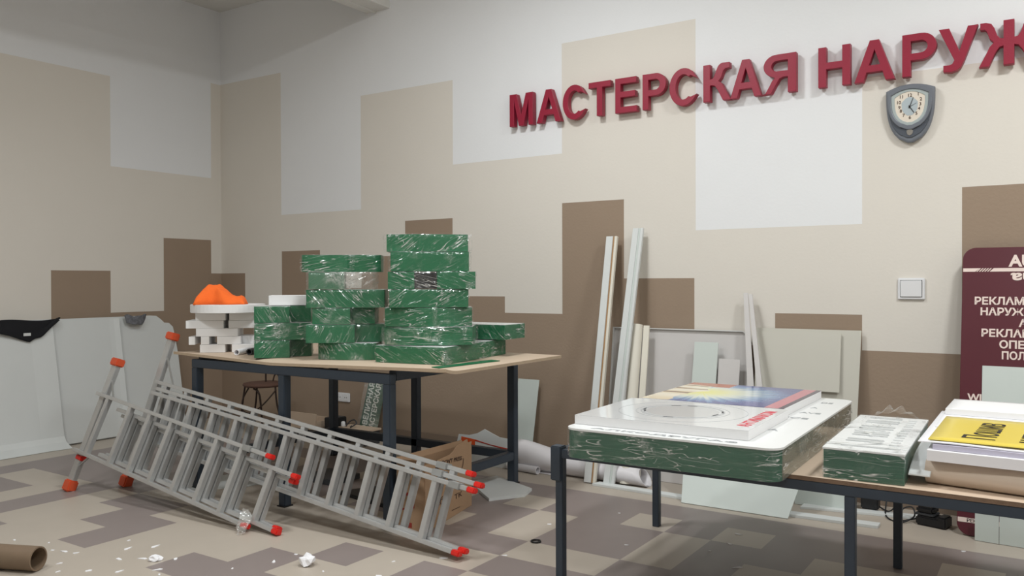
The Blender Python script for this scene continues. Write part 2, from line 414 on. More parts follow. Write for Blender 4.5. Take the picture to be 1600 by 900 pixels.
# ------------------------------------------------------------------ wall letters
def G(ch):
    if ch == 'М': return 1.08, [[(0, 0), (0, 1), (.30, 1), (.5, .34), (.70, 1), (1, 1), (1, 0), (.81, 0), (.81, .78), (.60, 0), (.40, 0), (.19, .78), (.19, 0)]]
    if ch == 'А': return 1.0, [[(0, 0), (.385, 1), (.615, 1), (1, 0), (.775, 0), (.695, .225), (.305, .225), (.225, 0)], [(.365, .395), (.635, .395), (.5, .77)]]
    if ch == 'С':
        o = arc(.5, .5, .5, .52, 38, 322, 28); i = arc(.5, .5, .275, .345, 322, 38, 22)
        return .96, [[(.98, .70)]+o[1:-1]+[(.98, .27), (.76, .21)]+i[1:-1]+[(.76, .80)]]
    if ch == 'Т': return .86, [[(0, 1), (1, 1), (1, .83), (.625, .83), (.625, 0), (.375, 0), (.375, .83), (0, .83)]]
    if ch == 'Е': return .86, [[(0, 0), (0, 1), (.97, 1), (.97, .83), (.25, .83), (.25, .61), (.92, .61), (.92, .44), (.25, .44), (.25, .17), (1, .17), (1, 0)]]
    if ch == 'Р': return .88, [[(0, 0), (0, 1), (.55, 1)]+arc(.56, .685, .44, .315, 90, -90, 14)+[(.25, .37), (.25, 0)], [(.25, .83), (.53, .83)]+arc(.54, .685, .20, .147, 90, -90, 10)+[(.25, .537)]]
    if ch == 'К': return .88, [[(0, 0), (0, 1), (.25, 1), (.25, .60), (.33, .61), (.39, .66), (.47, .82)]+arc(.72, .78, .24, .23, 160, 95, 6)+[(.95, 1.0), (.95, .85), (.80, .84), (.73, .79), (.65, .62), (.56, .53), (.68, .46), (.78, .30), (1.0, 0), (.71, 0), (.52, .30), (.42, .41), (.32, .43), (.25, .43), (.25, 0)]]
    if ch == 'Я': return .95, [[(1, 0), (1, 1), (.46, 1)]+arc(.42, .71, .37, .29, 100, 250, 14)+[(.38, .40), (.30, .33), (.22, .2), (.10, .02), (0, 0), (.27, 0), (.42, .23), (.52, .37), (.62, .405), (.76, .405), (.76, 0)], [(.76, .835), (.52, .835)]+arc(.46, .70, .18, .135, 100, 260, 10)+[(.76, .565)]]
    if ch == 'Н': return .95, [[(0, 0), (0, 1), (.25, 1), (.25, .61), (.75, .61), (.75, 1), (1, 1), (1, 0), (.75, 0), (.75, .44), (.25, .44), (.25, 0)]]
    if ch == 'У': return .94, [[(0, 1), (.27, 1), (.53, .46), (.74, 1), (1, 1), (.64, .20), (.56, .07), (.46, .01), (.32, -.02), (.12, .0), (.12, .15), (.27, .145), (.35, .17), (.40, .25)]]
    if ch == 'Ж':
        L_ = [(.41, 0), (.41, .43), (.345, .41), (.28, .30), (.17, 0), (0, 0), (.13, .31), (.18, .44), (.25, .53), (.18, .62), (.135, .79), (.10, .84), (.02, .85), (.02, 1), (.12, 1), (.21, .96), (.26, .86), (.31, .68), (.355, .61), (.41, .60), (.41, 1)]
        return 1.35, [L_+[(1-x, y) for x, y in L_[::-1]]]
LET = [('М', -3.281, -3.087, 'first of the row'), ('А', -3.056, -2.86, 'between М and С'), ('С', -2.846, -2.667, 'between А and Т'),
       ('Т', -2.647, -2.484, 'between С and Е'), ('Е', -2.45, -2.295, 'between Т and Р'), ('Р', -2.255, -2.094, 'between Е and С'),
       ('С', -2.071, -1.886, 'between Р and К'), ('К', -1.849, -1.675, 'between С and А'), ('А', -1.68, -1.491, 'between К and Я'), ('Я', -1.488, -1.29, 'last of the first word'),
       ('Н', -1.167, -0.994, 'first of the second word'), ('А', -0.973, -0.765, 'between Н and Р'), ('Р', -0.729, -0.562, 'between А and У, above the clock'),
       ('У', -0.552, -0.369, 'between Р and Ж'), ('Ж', -0.366, -0.10, 'cut by the right edge of the photo')]
for ch, xa, xb, where in LET:
    asp, polys = G(ch)
    o = shape('sign_letter', scaled(polys, xb-xa, 0.226), 0.045, frame((xa, YW-0.012, 2.347), (1, 0, 0), (0, 0, 1)), letter_red, bevel=0.002)
    tag(o, 'crimson raised letter %s on the wall, %s' % (ch, where), 'sign letter', 'crimson letters along the back wall')

# ------------------------------------------------------------------ wall clock and switch
cx0, cz0 = -0.693, 2.153
def shield(wd, zt, zb, n=12, dz=0.0):
    """guitar-pick outline: arched top, sides running to a rounded point"""
    p = []
    for i in range(n+1):
        t = -1+2*i/n; p.append((t*wd, zt-0.028*t*t))
    for i in range(1, n):
        t = i/n; p.append((wd*(1-t**3.0)**0.52, zt-0.028-(zt-0.028-zb)*t))
    p.append((0.012, zb)); p.append((-0.012, zb))
    for i in range(n-1, 0, -1):
        t = i/n; p.append((-wd*(1-t**3.0)**0.52, zt-0.028-(zt-0.028-zb)*t))
    return [(x, z*1.05) for x, z in p[::-1]]
ck = thing('wall_clock', 'grey shield-shaped wall clock with cream dial under the crimson letters', 'clock', (cx0, YW, cz0-0.148))
def clock_part(name, out, holes, y0, dep, m, bev=0.004, parent=None):
    return shape(name, [out]+holes, dep, frame((cx0, y0, cz0), (1, 0, 0), (0, 0, 1)), m, parent or ck, bevel=bev)
clock_part('case', shield(0.121, 0.152, -0.150), [], YW-0.001, 0.036, clock_grey, 0.010)
clock_part('recess', shield(0.109, 0.138, -0.125), [], YW-0.030, 0.012, clock_dark, 0.002)
clock_part('rim', shield(0.112, 0.145, -0.085), [shield(0.092, 0.122, -0.062)], YW-0.036, 0.018, clock_grey, 0.004)
clock_part('bezel', shield(0.093, 0.123, -0.063), [shield(0.075, 0.110, -0.047)], YW-0.036, 0.012, clock_bezel, 0.002)
dial = clock_part('dial', shield(0.076, 0.111, -0.048), [], YW-0.036, 0.009, clock_face, 0.0)
clock_part('dial_centre', shield(0.040, 0.082, -0.012), [], YW-0.0455, 0.0006, clock_inner, 0.0, dial)
NUM = {12: (0, .092), 1: (.042, .094), 2: (.055, .067), 3: (.052, .042), 4: (.046, .020), 5: (.033, -.004), 6: (.001, -.022), 7: (-.030, -.008), 8: (-.044, .015), 9: (-.051, .034), 10: (-.055, .060), 11: (-.041, .088)}
for k, (dx, dz) in NUM.items():
    text('numeral', str(k), 0.024, 0.0008, frame((cx0+dx, YW-0.0455, cz0+dz*1.05-0.009), (1, 0, 0), (0, 0, 1)), ink_brown, dial, bold=0.012, align='CENTER')
def hand(dx, dz, wd, m):
    p = Vector((cx0, YW-0.048, cz0+0.033)); d = Vector((dx, 0, dz)).normalized(); s_ = Vector((-d.z, 0, d.x))
    q = p+Vector((dx, 0, dz))
    MB().prism([p-s_*wd-d*0.008, p+s_*wd-d*0.008, q+s_*wd*0.5, q-s_*wd*0.5], (0, -0.001, 0)).build('clock_hand', m, ck)
hand(0.018, 0.050, 0.0022, text_black); hand(0.022, -0.034, 0.0026, text_black); hand(0.034, 0.018, 0.001, dark_grey)
clock_part('badge', [(x*0.16, z*0.16-0.105) for x, z in shield(0.1, 0.1, -0.09)], [], YW-0.040, 0.006, chrome, 0.001)
sw = thing('light_switch', 'white square rocker light switch on the cream wall', 'switch', (-0.69, YW, 1.143))
MB().box(-0.757, -0.622, YW-0.014, YW-0.001, 1.145, 1.262).build('frame', switch_white, sw, bevel=0.004)
MB().obox((-0.742, YW-0.014, 1.160), (0.105, 0, 0), (0, -0.006, 0.0), (0, -0.003, 0.088)).build('rocker', switch_white, sw, bevel=0.002)
MB().box(-0.744, -0.635, YW-0.0146, YW-0.0138, 1.158, 1.250).build('gap', dark_grey, sw)
so = thing('socket_strip', 'white triple socket on the brown wall behind the left table', 'socket', (-5.02, YW, 0.25))
MB().box(-5.135, -4.905, YW-0.014, YW-0.001, 0.255, 0.330).build('frame', switch_white, so, bevel=0.004)
for i in range(3):
    x = -5.10+i*0.076
    f_ = MB().tube([(x+0.003, YW-0.0142, 0.2925), (x+0.003, YW-0.016, 0.2925)], 0.028, 16).build('socket_face', switch_white, so)
    MB().tube([(x-0.007, YW-0.0165, 0.2925), (x-0.007, YW-0.015, 0.2925)], 0.004, 8).tube([(x+0.013, YW-0.0165, 0.2925), (x+0.013, YW-0.015, 0.2925)], 0.004, 8).build('pin_hole', black_plastic, f_)

# ------------------------------------------------------------------ left work table
TB = thing('work_table', 'tall blue-black steel work table carrying the green wrapped letters', 'table', (-3.62, 3.72, 0))
tz = 0.797; ls = 0.050
lx = (-4.395, -3.62, -2.842); ly = (3.160, 4.290)
for x in lx:
    for y in ly:
        lg = MB().rbox(x, y, 0.004, tz-0.064, ls, ls, 0).build('leg', steel_dark, TB, bevel=0.003)
        MB().rbox(x, y, 0.0, 0.006, ls*1.25, ls*1.25, 0).build('foot_plate', black_plastic, lg)
for y in ly:
    zr_ = tz if y > 4 else tz-0.014
    MB().box(lx[0]-ls/2, lx[2]+ls/2, y-ls/2, y+ls/2, zr_-0.05, zr_).build('top_rail', steel_dark, TB, bevel=0.003)
for x in lx:
    MB().box(x-ls/2, x+ls/2, ly[0]+ls/2, ly[1]-ls/2, tz-0.05, tz).build('top_rail', steel_dark, TB, bevel=0.003)
MB().box(lx[0], lx[2], ly[1]-ls/2, ly[1]+ls/2, 0.15, 0.20).build('lower_rail', steel_dark, TB, bevel=0.003)
for x in (lx[0], lx[2]):
    MB().box(x-ls/2, x+ls/2, ly[0]+ls/2, ly[1]-ls/2, 0.15, 0.20).build('lower_rail', steel_dark, TB, bevel=0.003)
# sagging chipboard top: front edge slightly wavy, both ends curling up
VV = [0, .02, .04, .06, .08, .10, .3, .6, 1.0]
def top_pt(u, v, low):
    x = -4.60+u*2.14
    k = min(1, v/0.10); f_ = (1-k)*(1-k)
    dz = .007-.0235*min(1, u/.42) if u < .42 else -.0165+.033*(u-.42)/.58
    z = 0.8145+f_*dz
    y = 3.135+v*1.10
    return (x, y, z-(0.016 if low else 0))
mb = MB()
NU, NV = 24, 8
vs = [top_pt(i/NU, VV[j], False) for j in range(NV+1) for i in range(NU+1)]+[top_pt(i/NU, VV[j], True) for j in range(NV+1) for i in range(NU+1)]
o_ = (NU+1)*(NV+1); q = lambda i, j: j*(NU+1)+i
mb.add(vs, [(q(i, j), q(i+1, j), q(i+1, j+1), q(i, j+1)) for j in range(NV) for i in range(NU)], 0)
mb.add([], [])
mb.f += [[q(i, j+1)+o_, q(i+1, j+1)+o_, q(i+1, j)+o_, q(i, j)+o_] for j in range(NV) for i in range(NU)]; mb.m += [1]*(NU*NV); mb.sm += [False]*(NU*NV)
ed = [[q(i+1, 0), q(i, 0), q(i, 0)+o_, q(i+1, 0)+o_] for i in range(NU)]+[[q(i, NV), q(i+1, NV), q(i+1, NV)+o_, q(i, NV)+o_] for i in range(NU)]
ed += [[q(0, j), q(0, j+1), q(0, j+1)+o_, q(0, j)+o_] for j in range(NV)]+[[q(NU, j+1), q(NU, j), q(NU, j)+o_, q(NU, j+1)+o_] for j in range(NV)]
mb.f += ed; mb.m += [1]*len(ed); mb.sm += [False]*len(ed)
mb.build('tabletop', [board_face, chip_edge], TB)
tag(MB().prism([(-2.665, 3.28, 0.8155), (-2.60, 3.26, 0.8155), (-2.56, 3.74, 0.8155), (-2.63, 3.76, 0.8155)], (0, 0, 0.003)).build('acrylic_offcut', green), 'flat dark green offcut lying at the right front corner of the tall table', 'offcut')

# ------------------------------------------------------------------ green wrapped letters
def hull2d(pts):
    pts = sorted(set((round(x, 5), round(y, 5)) for x, y in pts))
    def half(ps):
        h = []
        for p in ps:
            while len(h) > 1 and (h[-1][0]-h[-2][0])*(p[1]-h[-2][1])-(h[-1][1]-h[-2][1])*(p[0]-h[-2][0]) <= 0: h.pop()
            h.append(p)
        return h
    a = half(pts); b = half(pts[::-1]); return a[:-1]+b[:-1]
def film_around(parent, pts2, z0, z1, M, grow, m, jit=0.006, cap_top=True, step=0.035, seed=1):
    """loose film: the hull of an outline, puffed out and creased"""
    rn = random.Random(seed)
    h = hull2d(pts2); cx_ = sum(p[0] for p in h)/len(h); cy__ = sum(p[1] for p in h)/len(h)
    per = []
    for i in range(len(h)):
        a, b = h[i], h[(i+1) % len(h)]; L_ = math.hypot(b[0]-a[0], b[1]-a[1]); k = max(1, int(L_/step))
        for t in range(k): per.append((a[0]+(b[0]-a[0])*t/k, a[1]+(b[1]-a[1])*t/k))
    n_ = len(per); rows = [z0+0.001, z0+(z1-z0)*0.2, z0+(z1-z0)*0.4, z0+(z1-z0)*0.6, z0+(z1-z0)*0.8, z1+0.001]
    mb_ = MB(); vs_ = []
    for ri, z in enumerate(rows):
        for p in per:
            d = Vector((p[0]-cx_, p[1]-cy__)); d.normalize()
            g = grow+rn.random()*jit*(1.0 if 0 < ri < 5 else 0.5)
            vs_.append(M @ Vector((p[0]+d.x*g, p[1]+d.y*g, z+(rn.random()-.5)*0.002*(0 < ri < 5))))
    fs_ = [(r*n_+i, r*n_+(i+1) % n_, (r+1)*n_+(i+1) % n_, (r+1)*n_+i) for r in range(5) for i in range(n_)]
    mb_.add(vs_, fs_, 0, True)
    if cap_top:
        mb_.add([M @ Vector((cx_, cy__, z1+0.002))], [])
        c_ = len(mb_.v)-1
        for i in range(n_): mb_.f.append([5*n_+i, 5*n_+(i+1) % n_, c_]); mb_.m.append(0); mb_.sm.append(True)
    return mb_.build('wrap_film', m, parent)
def outline(kind, wd, dp):
    if kind == 'slab': return [rrect(0, wd, 0, dp, 0.004, 1)]
    if kind == 'round': return [arc(wd/2, dp/2, wd/2, dp/2, 0, 359, 40)[:-1], arc(wd/2, dp/2, wd*.28, dp*.28, 360, 1, 30)[:-1]]
    if kind == 'bowed':                       # flat-ish front that curves away at the sides
        f_ = [(wd*i/14, dp*0.16*(2*i/14-1)**2) for i in range(15)]
        return [f_+[(wd, dp*.8), (wd*.8, dp), (wd*.2, dp), (0, dp*.8)]]
    if kind[0] == 'slot':
        a, b = kind[1]*wd, kind[2]*wd
        return [[(0, 0), (a, 0), (a, dp*.75), (b, dp*.75), (b, 0), (wd, 0), (wd, dp), (0, dp)]]
    if kind == 'lobes':
        return [arc(wd*.30, dp*.16, wd*.30, dp*.16, 180, 350, 12)+arc(wd*.80, dp*.2, wd*.2, dp*.14, 200, 360, 10)+[(wd, dp), (0, dp)]]
    if kind == 'kinked':
        return [[(0, dp*.10), (wd*.40, 0), (wd*.66, dp*.05), (wd, dp*.14), (wd, dp), (0, dp)]]
    if kind == 'tee':
        return [[(0, 0), (wd, 0), (wd, dp*.28), (wd*.64, dp*.28), (wd*.64, dp), (wd*.36, dp), (wd*.36, dp*.28), (0, dp*.28)]]
    if kind == 'pocket':
        return [[(0, 0), (wd*.54, 0), (wd*.54, dp*.5), (wd*.30, dp*.5), (wd*.30, dp), (0, dp)]]
    if kind == 'step':
        return [[(0, 0), (wd*.62, 0), (wd*.62, dp*.3), (wd, dp*.3), (wd, dp), (0, dp)]]
def green_letter(px, py, a, wd, dp, z0, z1, kind, label, grow=0.004, dark=False, seed=1, group='green wrapped letters on the tall table'):
    M = Matrix.Translation((px, py, 0)) @ Matrix.Rotation(math.radians(a), 4, 'Z')
    c = M @ Vector((wd/2, dp/2, z0))
    t = thing('wrapped_letter', label, 'wrapped letter', c, math.radians(a), group)
    pol = outline(kind, wd, dp)
    shape('letter_body', pol, z1-z0-0.003, M @ Matrix.Translation((0, 0, z0+0.001)), [green, acr_white], t, bevel=0.0, split=True)
    film_around(t, pol[0] if kind != 'pocket' else [(0, 0), (wd, 0), (wd, dp*.4), (0, dp)], z0, z1-0.001, M, grow, film if kind != 'pocket' else film_pocket, seed=seed)
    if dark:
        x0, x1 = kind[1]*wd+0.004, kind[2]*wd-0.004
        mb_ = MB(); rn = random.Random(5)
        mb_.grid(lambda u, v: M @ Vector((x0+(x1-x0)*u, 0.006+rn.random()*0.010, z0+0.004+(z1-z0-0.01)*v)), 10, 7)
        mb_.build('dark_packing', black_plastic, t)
    return t
RS = [(-3.02, 3.308, .475, 32, .91, 1.009, 'bowed', 'broad bowed green wrapped letter, second from bottom in the tall right stack'),
      (-3.002, 3.299, .468, 38, 1.009, 1.112, 'bowed', 'green wrapped letter, third from bottom in the tall right stack'),
      (-2.978, 3.312, .421, 40, 1.112, 1.21, 'slab', 'plain narrower green wrapped letter, fourth from bottom in the tall right stack'),
      (-2.986, 3.312, .465, 38, 1.21, 1.305, ('slot', .30, .56), 'green wrapped letter with a dark gap in front, third from top, tall right stack'),
      (-2.972, 3.317, .417, 40, 1.305, 1.41, 'slab', 'green wrapped letter, second from top of the tall right stack'),
      (-2.997, 3.31, .434, 36, 1.41, 1.505, 'kinked', 'topmost green wrapped letter of the tall right stack')]
for k, (x, y, wd, a, z0, z1, kd, lb) in enumerate(RS):
    green_letter(x, y, a, wd, .34, z0, z1, kd, lb, grow=(.016, .004, .006, .003, .014, .018)[k], dark=kd[0] == 'slot', seed=20+k)
green_letter(-3.10, 3.335, 8.5, .43, .74, .8155, .909, 'slab', 'long green wrapped letter at the bottom of the tall right stack, reaching back', seed=31)
green_letter(-3.24, 3.93, 4, .56, .24, .912, 1.0, 'slab', 'green wrapped letter lying behind the tall right stack, top of the low rear pair', seed=32)
MS = [(-3.478, 3.264, .337, 25, .8155, .911, 'bowed', 'lowest green wrapped letter of the middle stack, standing on the tabletop'),
      (-3.492, 3.202, .428, 38, .911, 1.014, 'step', 'green wrapped letter, second from bottom in the middle stack'),
      (-3.474, 3.233, .337, 34, 1.014, 1.106, 'step', 'green wrapped letter, third from bottom in the middle stack'),
      (-3.497, 3.208, .434, 36, 1.106, 1.209, 'slab', 'broad green wrapped letter, third from top of the middle stack'),
      (-3.48, 3.212, .361, 38, 1.209, 1.305, 'pocket', 'green wrapped letter with a see-through film pocket, second from top of the middle stack'),
      (-3.513, 3.186, .438, 38, 1.305, 1.402, 'lobes', 'topmost green wrapped letter of the middle stack, with two rounded lobes')]
for k, (x, y, wd, a, z0, z1, kd, lb) in enumerate(MS):
    green_letter(x, y, a, wd, .20, z0, z1, kd, lb, grow=(.008, .010, .006, .004, .012, .006)[k], seed=40+k)
for k, (z0, z1, lb) in enumerate([(.8155, .917, 'lowest of three green wrapped letters left of the middle stack'), (.917, 1.016, 'middle of three green wrapped letters left of the middle stack'),
                                 (1.016, 1.113, 'topmost of three green wrapped letters left of the middle stack')]):
    green_letter(-3.844, 3.136, 45, .315, .30, z0, z1, 'slab' if k == 1 else 'step', lb, seed=50+k)
# ------------------------------------------------------------------ white foam letters beside them
def white_letter(px, py, a, wd, dp, z0, z1, kind, label):
    M = Matrix.Translation((px, py, z0)) @ Matrix.Rotation(math.radians(a), 4, 'Z')
    o = shape('foam_letter', outline(kind, wd, dp), z1-z0-0.001, M, foam_white, None, bevel=0.001)
    return tag(o, label, 'foam letter', 'white foam letters on the tall table')
WS = [(-4.444, 3.21, .152, .8155, .865, 'slab', 'small white foam letter under the left pile, standing on the tabletop'),
      (-4.30, 3.335, .14, .8155, .865, 'slab', 'white foam letter on the tabletop behind the paper rolls'),
      (-4.491, 3.167, .120, .865, .915, ('slot', .3, .6), 'short white foam letter at the left, second layer of the white pile'),
      (-4.367, 3.279, .226, .865, .915, 'step', 'long white foam letter at the right, second layer of the white pile'),
      (-4.46, 3.195, .251, .915, .965, 'slab', 'white foam letter, third layer of the white pile'),
      (-4.505, 3.155, .225, .965, 1.014, 'slab', 'white foam letter at the left, fourth layer of the white pile'),
      (-4.316, 3.325, .157, .965, 1.014, 'slab', 'white foam letter at the right, fourth layer of the white pile'),
      (-4.462, 3.193, .18, 1.014, 1.061, 'slab', 'white foam letter at the left, just below the white disc'),
      (-4.313, 3.328, .153, 1.014, 1.061, 'slab', 'white foam letter at the right, just below the white disc')]
for x, y, wd, z0, z1, kd, lb in WS: white_letter(x, y, 42, wd, .2, z0, z1, kd, lb)
tag(MB().prism([(-4.395+0.225*math.cos(t*PI/24), 3.385+0.225*math.sin(t*PI/24), 1.0615) for t in range(48)], (0, 0, 0.050)).build('foam_disc', foam_white, bevel=0.002), 'round white foam disc on top of the white pile, under the orange cloth', 'foam disc')
white_letter(-3.87, 3.262, 42, .256, .16, 1.1145, 1.172, 'slab', 'white foam block lying on the left green letters')
# orange cloth thrown over the disc
def cloth(u, v):
    x, y = -1+2*u, -1+2*v
    r = math.hypot(x, y)
    prof = [(-1, .10), (-.93, .42), (-.75, .70), (-.5, .93), (-.3, 1.0), (-.1, .95), (.15, .72), (.4, .48), (.6, .38), (.75, .42), (.88, .36), (.96, .2), (1, .0)]
    for (a, ha), (b, hb) in zip(prof, prof[1:]):
        if a <= x <= b: h = ha+(hb-ha)*(x-a)/(b-a); break
    h *= max(0, 1-abs(y)**4)**.8
    h *= 1+0.05*math.sin(7*x+5*y)+0.03*math.sin(15*x-11*y)-.22*math.exp(-((x+.25)**2/.03+(y+.75)**2/.25))
    e = 0.150*x; f_ = 0.09*y*(1+0.25*math.sin(5*x))
    ca, sa = math.cos(0.73), math.sin(0.73)
    return (-4.392+e*ca-f_*sa, 3.335+e*sa+f_*ca, 1.1125+0.125*max(0, h))
tag(MB().grid(cloth, 40, 26).build('cloth', orange_cloth, thick=0.004), 'bright orange crumpled cloth lying on the white foam disc', 'cloth')
def roll(name, p, q, r, m, label, cat, group=None, wall=0.12, n=20):
    p, q = Vector(p), Vector(q); d = (q-p)
    t = thing(name, label, cat, p, 0, group)
    MB().tube([p, q], r, n, caps=False).build('outer_sheet', m, t)
    mb_ = MB(); dn = d.normalized(); ref = Vector((0, 0, 1)) if abs(dn.z) < .9 else Vector((1, 0, 0)); s_ = dn.cross(ref).normalized(); u_ = s_.cross(dn)
    for e_, sgn in ((p, -1), (q, 1)):
        vs_ = []
        for k in range(n):
            c_, w_ = math.cos(2*PI*k/n), math.sin(2*PI*k/n)
            vs_ += [e_+(s_*c_+u_*w_)*r, e_+(s_*c_+u_*w_)*r*(1-wall)]
        mb_.add(vs_, [(2*k, 2*((k+1) % n), 2*((k+1) % n)+1, 2*k+1) for k in range(n)])
    mb_.tube([p, q], r*(1-wall), n, caps=False)
    mb_.build('inner_layers', m, t)
    return t
roll('paper_roll', (-4.10, 3.215, .8325), (-4.19, 3.40, .8325), 0.018, paper_white, 'small white paper roll, left of the two on the tall table', 'paper roll', 'small rolls on the tall table', wall=.25)
roll('paper_roll', (-4.045, 3.262, .8345), (-4.13, 3.45, .8345), 0.019, dark_grey, 'small dark-cored paper roll, right of the two on the tall table', 'paper roll', 'small rolls on the tall table', wall=.3)

# ------------------------------------------------------------------ aluminium ladders lying on edge
def ladder(label, P, Q, tilt, ang, secs, stab, name='extension_ladder'):
    P, Q = Vector((*P, 0)), Vector((*Q, 0))
    d = (Q-P).normalized(); b = Vector((-d.y, d.x, 0))
    up_ = Vector((0, 0, math.cos(tilt)))+b*math.sin(tilt)
    nrm = d.cross(up_).normalized()          # towards the camera
    e1 = d*math.cos(ang)+up_*math.sin(ang); e2 = up_*math.cos(ang)-d*math.sin(ang)
    t = thing(name, label, 'ladder', P, 0, 'aluminium ladders lying on edge')
    for s0, t0, ln, wd, off, rungs, rl, clips in secs:
        O = P+d*s0+up_*t0+nrm*off-e2*wd     # s0, t0: upper left corner of this section
        for k, h in enumerate((0.0, wd)):
            st = MB().bar(O+e2*h, O+e2*h+e1*ln, 0.032, 0.020, e2).build('stile', alu, t, bevel=0.002)
            MB().bar(O+e2*h+e1*(ln-0.004), O+e2*h+e1*(ln+0.042), 0.038, 0.025, e2).build('end_cap', red_plastic, st, bevel=0.005)
        for r_ in rungs:
            rg = MB().bar(O+e1*r_+e2*0.008, O+e1*r_+e2*(wd-0.008), 0.030, rl, nrm).build('rung', alu, t, bevel=0.002)
        for cpos, h in clips:
            MB().bar(O+e1*(cpos-0.03)+e2*h, O+e1*(cpos+0.03)+e2*h, 0.052, 0.030, e2).build('guide_clip', alu_dull, t, bevel=0.002)
    # stabiliser bar across the left end
    (fs, ft), (cs, ct), off = stab
    F = P+d*fs+up_*ft+nrm*off; K = P+d*cs+up_*ct+nrm*off; dv = (K-F).normalized(); sd = dv.cross(nrm).normalized()
    bar_ = MB().bar(F, K, 0.032, 0.052, sd).build('stabiliser_bar', alu, t, bevel=0.003)
    MB().bar(F-dv*0.038, F+dv*0.030, 0.060, 0.068, sd).build('rubber_foot', orange_plastic, bar_, bevel=0.008)
    MB().bar(K-dv*0.036, K+dv*0.012, 0.058, 0.072, sd).build('end_cap', orange_plastic, bar_, bevel=0.006)
    for tt, sgn in ((0.86, 1), (0.14, -1)):
        A_ = F+(K-F)*tt
        s0, t0, ln, wd, o2, *_ = secs[0]
        Bp = P+d*s0+up_*t0+nrm*o2+e1*0.17-e2*(0 if sgn > 0 else wd)
        MB().bar(A_, Bp, 0.012, 0.005, nrm).build('brace', alu_dull, t)
    return t, (P, d, up_, nrm, e1, e2)
lad1, fr1 = ladder('front short aluminium ladder with orange feet, lying on edge on the tiles', (-4.975, 2.679), (-3.268, 2.755), math.radians(20), math.radians(-8.0),
       [(0.034, 0.593, 1.575, 0.355, 0.034, [.13, .37, .565, .77, .98, 1.18, 1.385], 0.030, [(1.43, .355)]),
        (0.229, 0.514, 1.55, 0.278, -0.002, [.18, .375, .58, .79, .99, 1.195, 1.40], 0.030, []),
        (0.238, 0.483, 1.50, 0.240, -0.038, [.17, .365, .57, .78, .98, 1.185, 1.39], 0.030, [])],
       ((0.0, 0.036), (0.080, 0.812), 0.0))
MB().bar(fr1[0]+fr1[1]*0.018+fr1[2]*0.185, fr1[0]+fr1[1]*0.022+fr1[2]*0.215, 0.040, 0.060, fr1[4]).build('collar', red_plastic, lad1, bevel=0.004)
lad2, fr2 = ladder('long aluminium ladder lying on edge, running along the front of the tall table', (-4.786, 2.931), (-2.277, 3.05), math.radians(15.5), math.radians(-6.9),
       [(0.104, 0.649, 2.39, 0.340, 0.034, [.113+.2*k for k in range(12)], 0.030, [(2.25, .340)]),
        (0.180, 0.604, 2.39, 0.296, 0.069, [.197+.2*k for k in range(11)], 0.030, [(2.18, .296)]),
        (0.187, 0.575, 2.37, 0.282, 0.104, [.185+.2*k for k in range(11)], 0.030, [(2.30, .282)])],
       ((-0.010, 0.036), (0.115, 0.955), 0.0))
# knotted plastic bag caught on the front ladder
def bag(u, v):
    a = 2*PI*u; r = 0.014+0.018*math.sin(PI*v)+0.010*math.sin(3*a+6*v)
    c_ = Vector((-3.44, 2.735, 0.10)).lerp(Vector((-3.375, 2.68, 0.004)), v)+Vector((0.02*math.sin(5*v), 0, 0))
    return (c_.x+r*math.cos(a), c_.y+r*math.sin(a), max(0.003, c_.z+r*0.5*math.sin(a)))
tag(MB().grid(bag, 18, 14).build('plastic_bag', film_top), 'knotted scrap of clear plastic bag hanging on the front ladder', 'plastic bag')

# ------------------------------------------------------------------ right low table
RT = thing('low_table', 'low blue-grey steel table carrying the big green box sign and papers', 'table', (-0.9, 3.45, 0))
rz = 0.560
for x in (-1.726, -0.597, 0.55):
    for y, wv in ((2.965, .034), (3.932, .034)):
        lg = MB().rbox(x, y, 0.0, rz-0.036, wv, wv, 0).build('leg', steel_dark, RT, bevel=0.002)
        if x < -1 and y < 3: MB().rbox(x-0.012, y, rz-0.13, rz+0.012, 0.050, 0.050, 0).build('sleeve', steel_dark, lg, bevel=0.004)
for y in (2.965, 3.932): MB().box(-1.726, 0.57, y-0.018, y+0.018, rz-0.036, rz).build('top_rail', steel_dark, RT, bevel=0.002)
for x in (-1.726, -0.597, 0.55): MB().box(x-0.018, x+0.018, 2.983, 3.914, rz-0.036, rz).build('top_rail', steel_dark, RT, bevel=0.002)
MB().box(-1.68, 0.60, 2.945, 3.99, rz+0.0005, rz+0.015, 1).box(-1.68, 0.60, 2.945, 3.99, rz+0.0145, rz+0.0155, 0).build('tabletop', [board_face, dark_edge], RT)
zt = rz+0.016
# large box sign, green sides, wrapped in film
ra = math.radians(1.4)
BM = Matrix.Translation((-1.595, 2.765, 0)) @ Matrix.Rotation(ra, 4, 'Z')
bw, bd, bz = 0.81, 1.33, 0.690
bo = thing('box_sign', 'large flat box sign with rounded corners, green sides and white top, wrapped in film', 'box sign', BM @ Vector((bw/2, bd/2, zt)), ra)
prof = rrect(0, bw, 0, bd, 0.055, 8)
side = MB()
def ring(pts, z0, z1, M, mfn, mb_):
    n_ = len(pts)
    vs_ = [M @ Vector((p[0], p[1], z0)) for p in pts]+[M @ Vector((p[0], p[1], z1)) for p in pts]
    mb_.add(vs_, [(i, (i+1) % n_, (i+1) % n_+n_, i+n_) for i in range(n_)])
    k0 = len(mb_.m)-n_
    for i in range(n_): mb_.m[k0+i] = mfn((pts[i][0]+pts[(i+1) % n_][0])/2, (pts[i][1]+pts[(i+1) % n_][1])/2)
ring(prof, zt, bz-0.008, BM, lambda x, y: 1 if x > bw-0.002 else 0, side)
side.add([BM @ Vector((p[0], p[1], zt+0.0005)) for p in prof], [list(range(len(prof)))[::-1]])
side.build('side_wall', [green_dark, green_grey], bo)
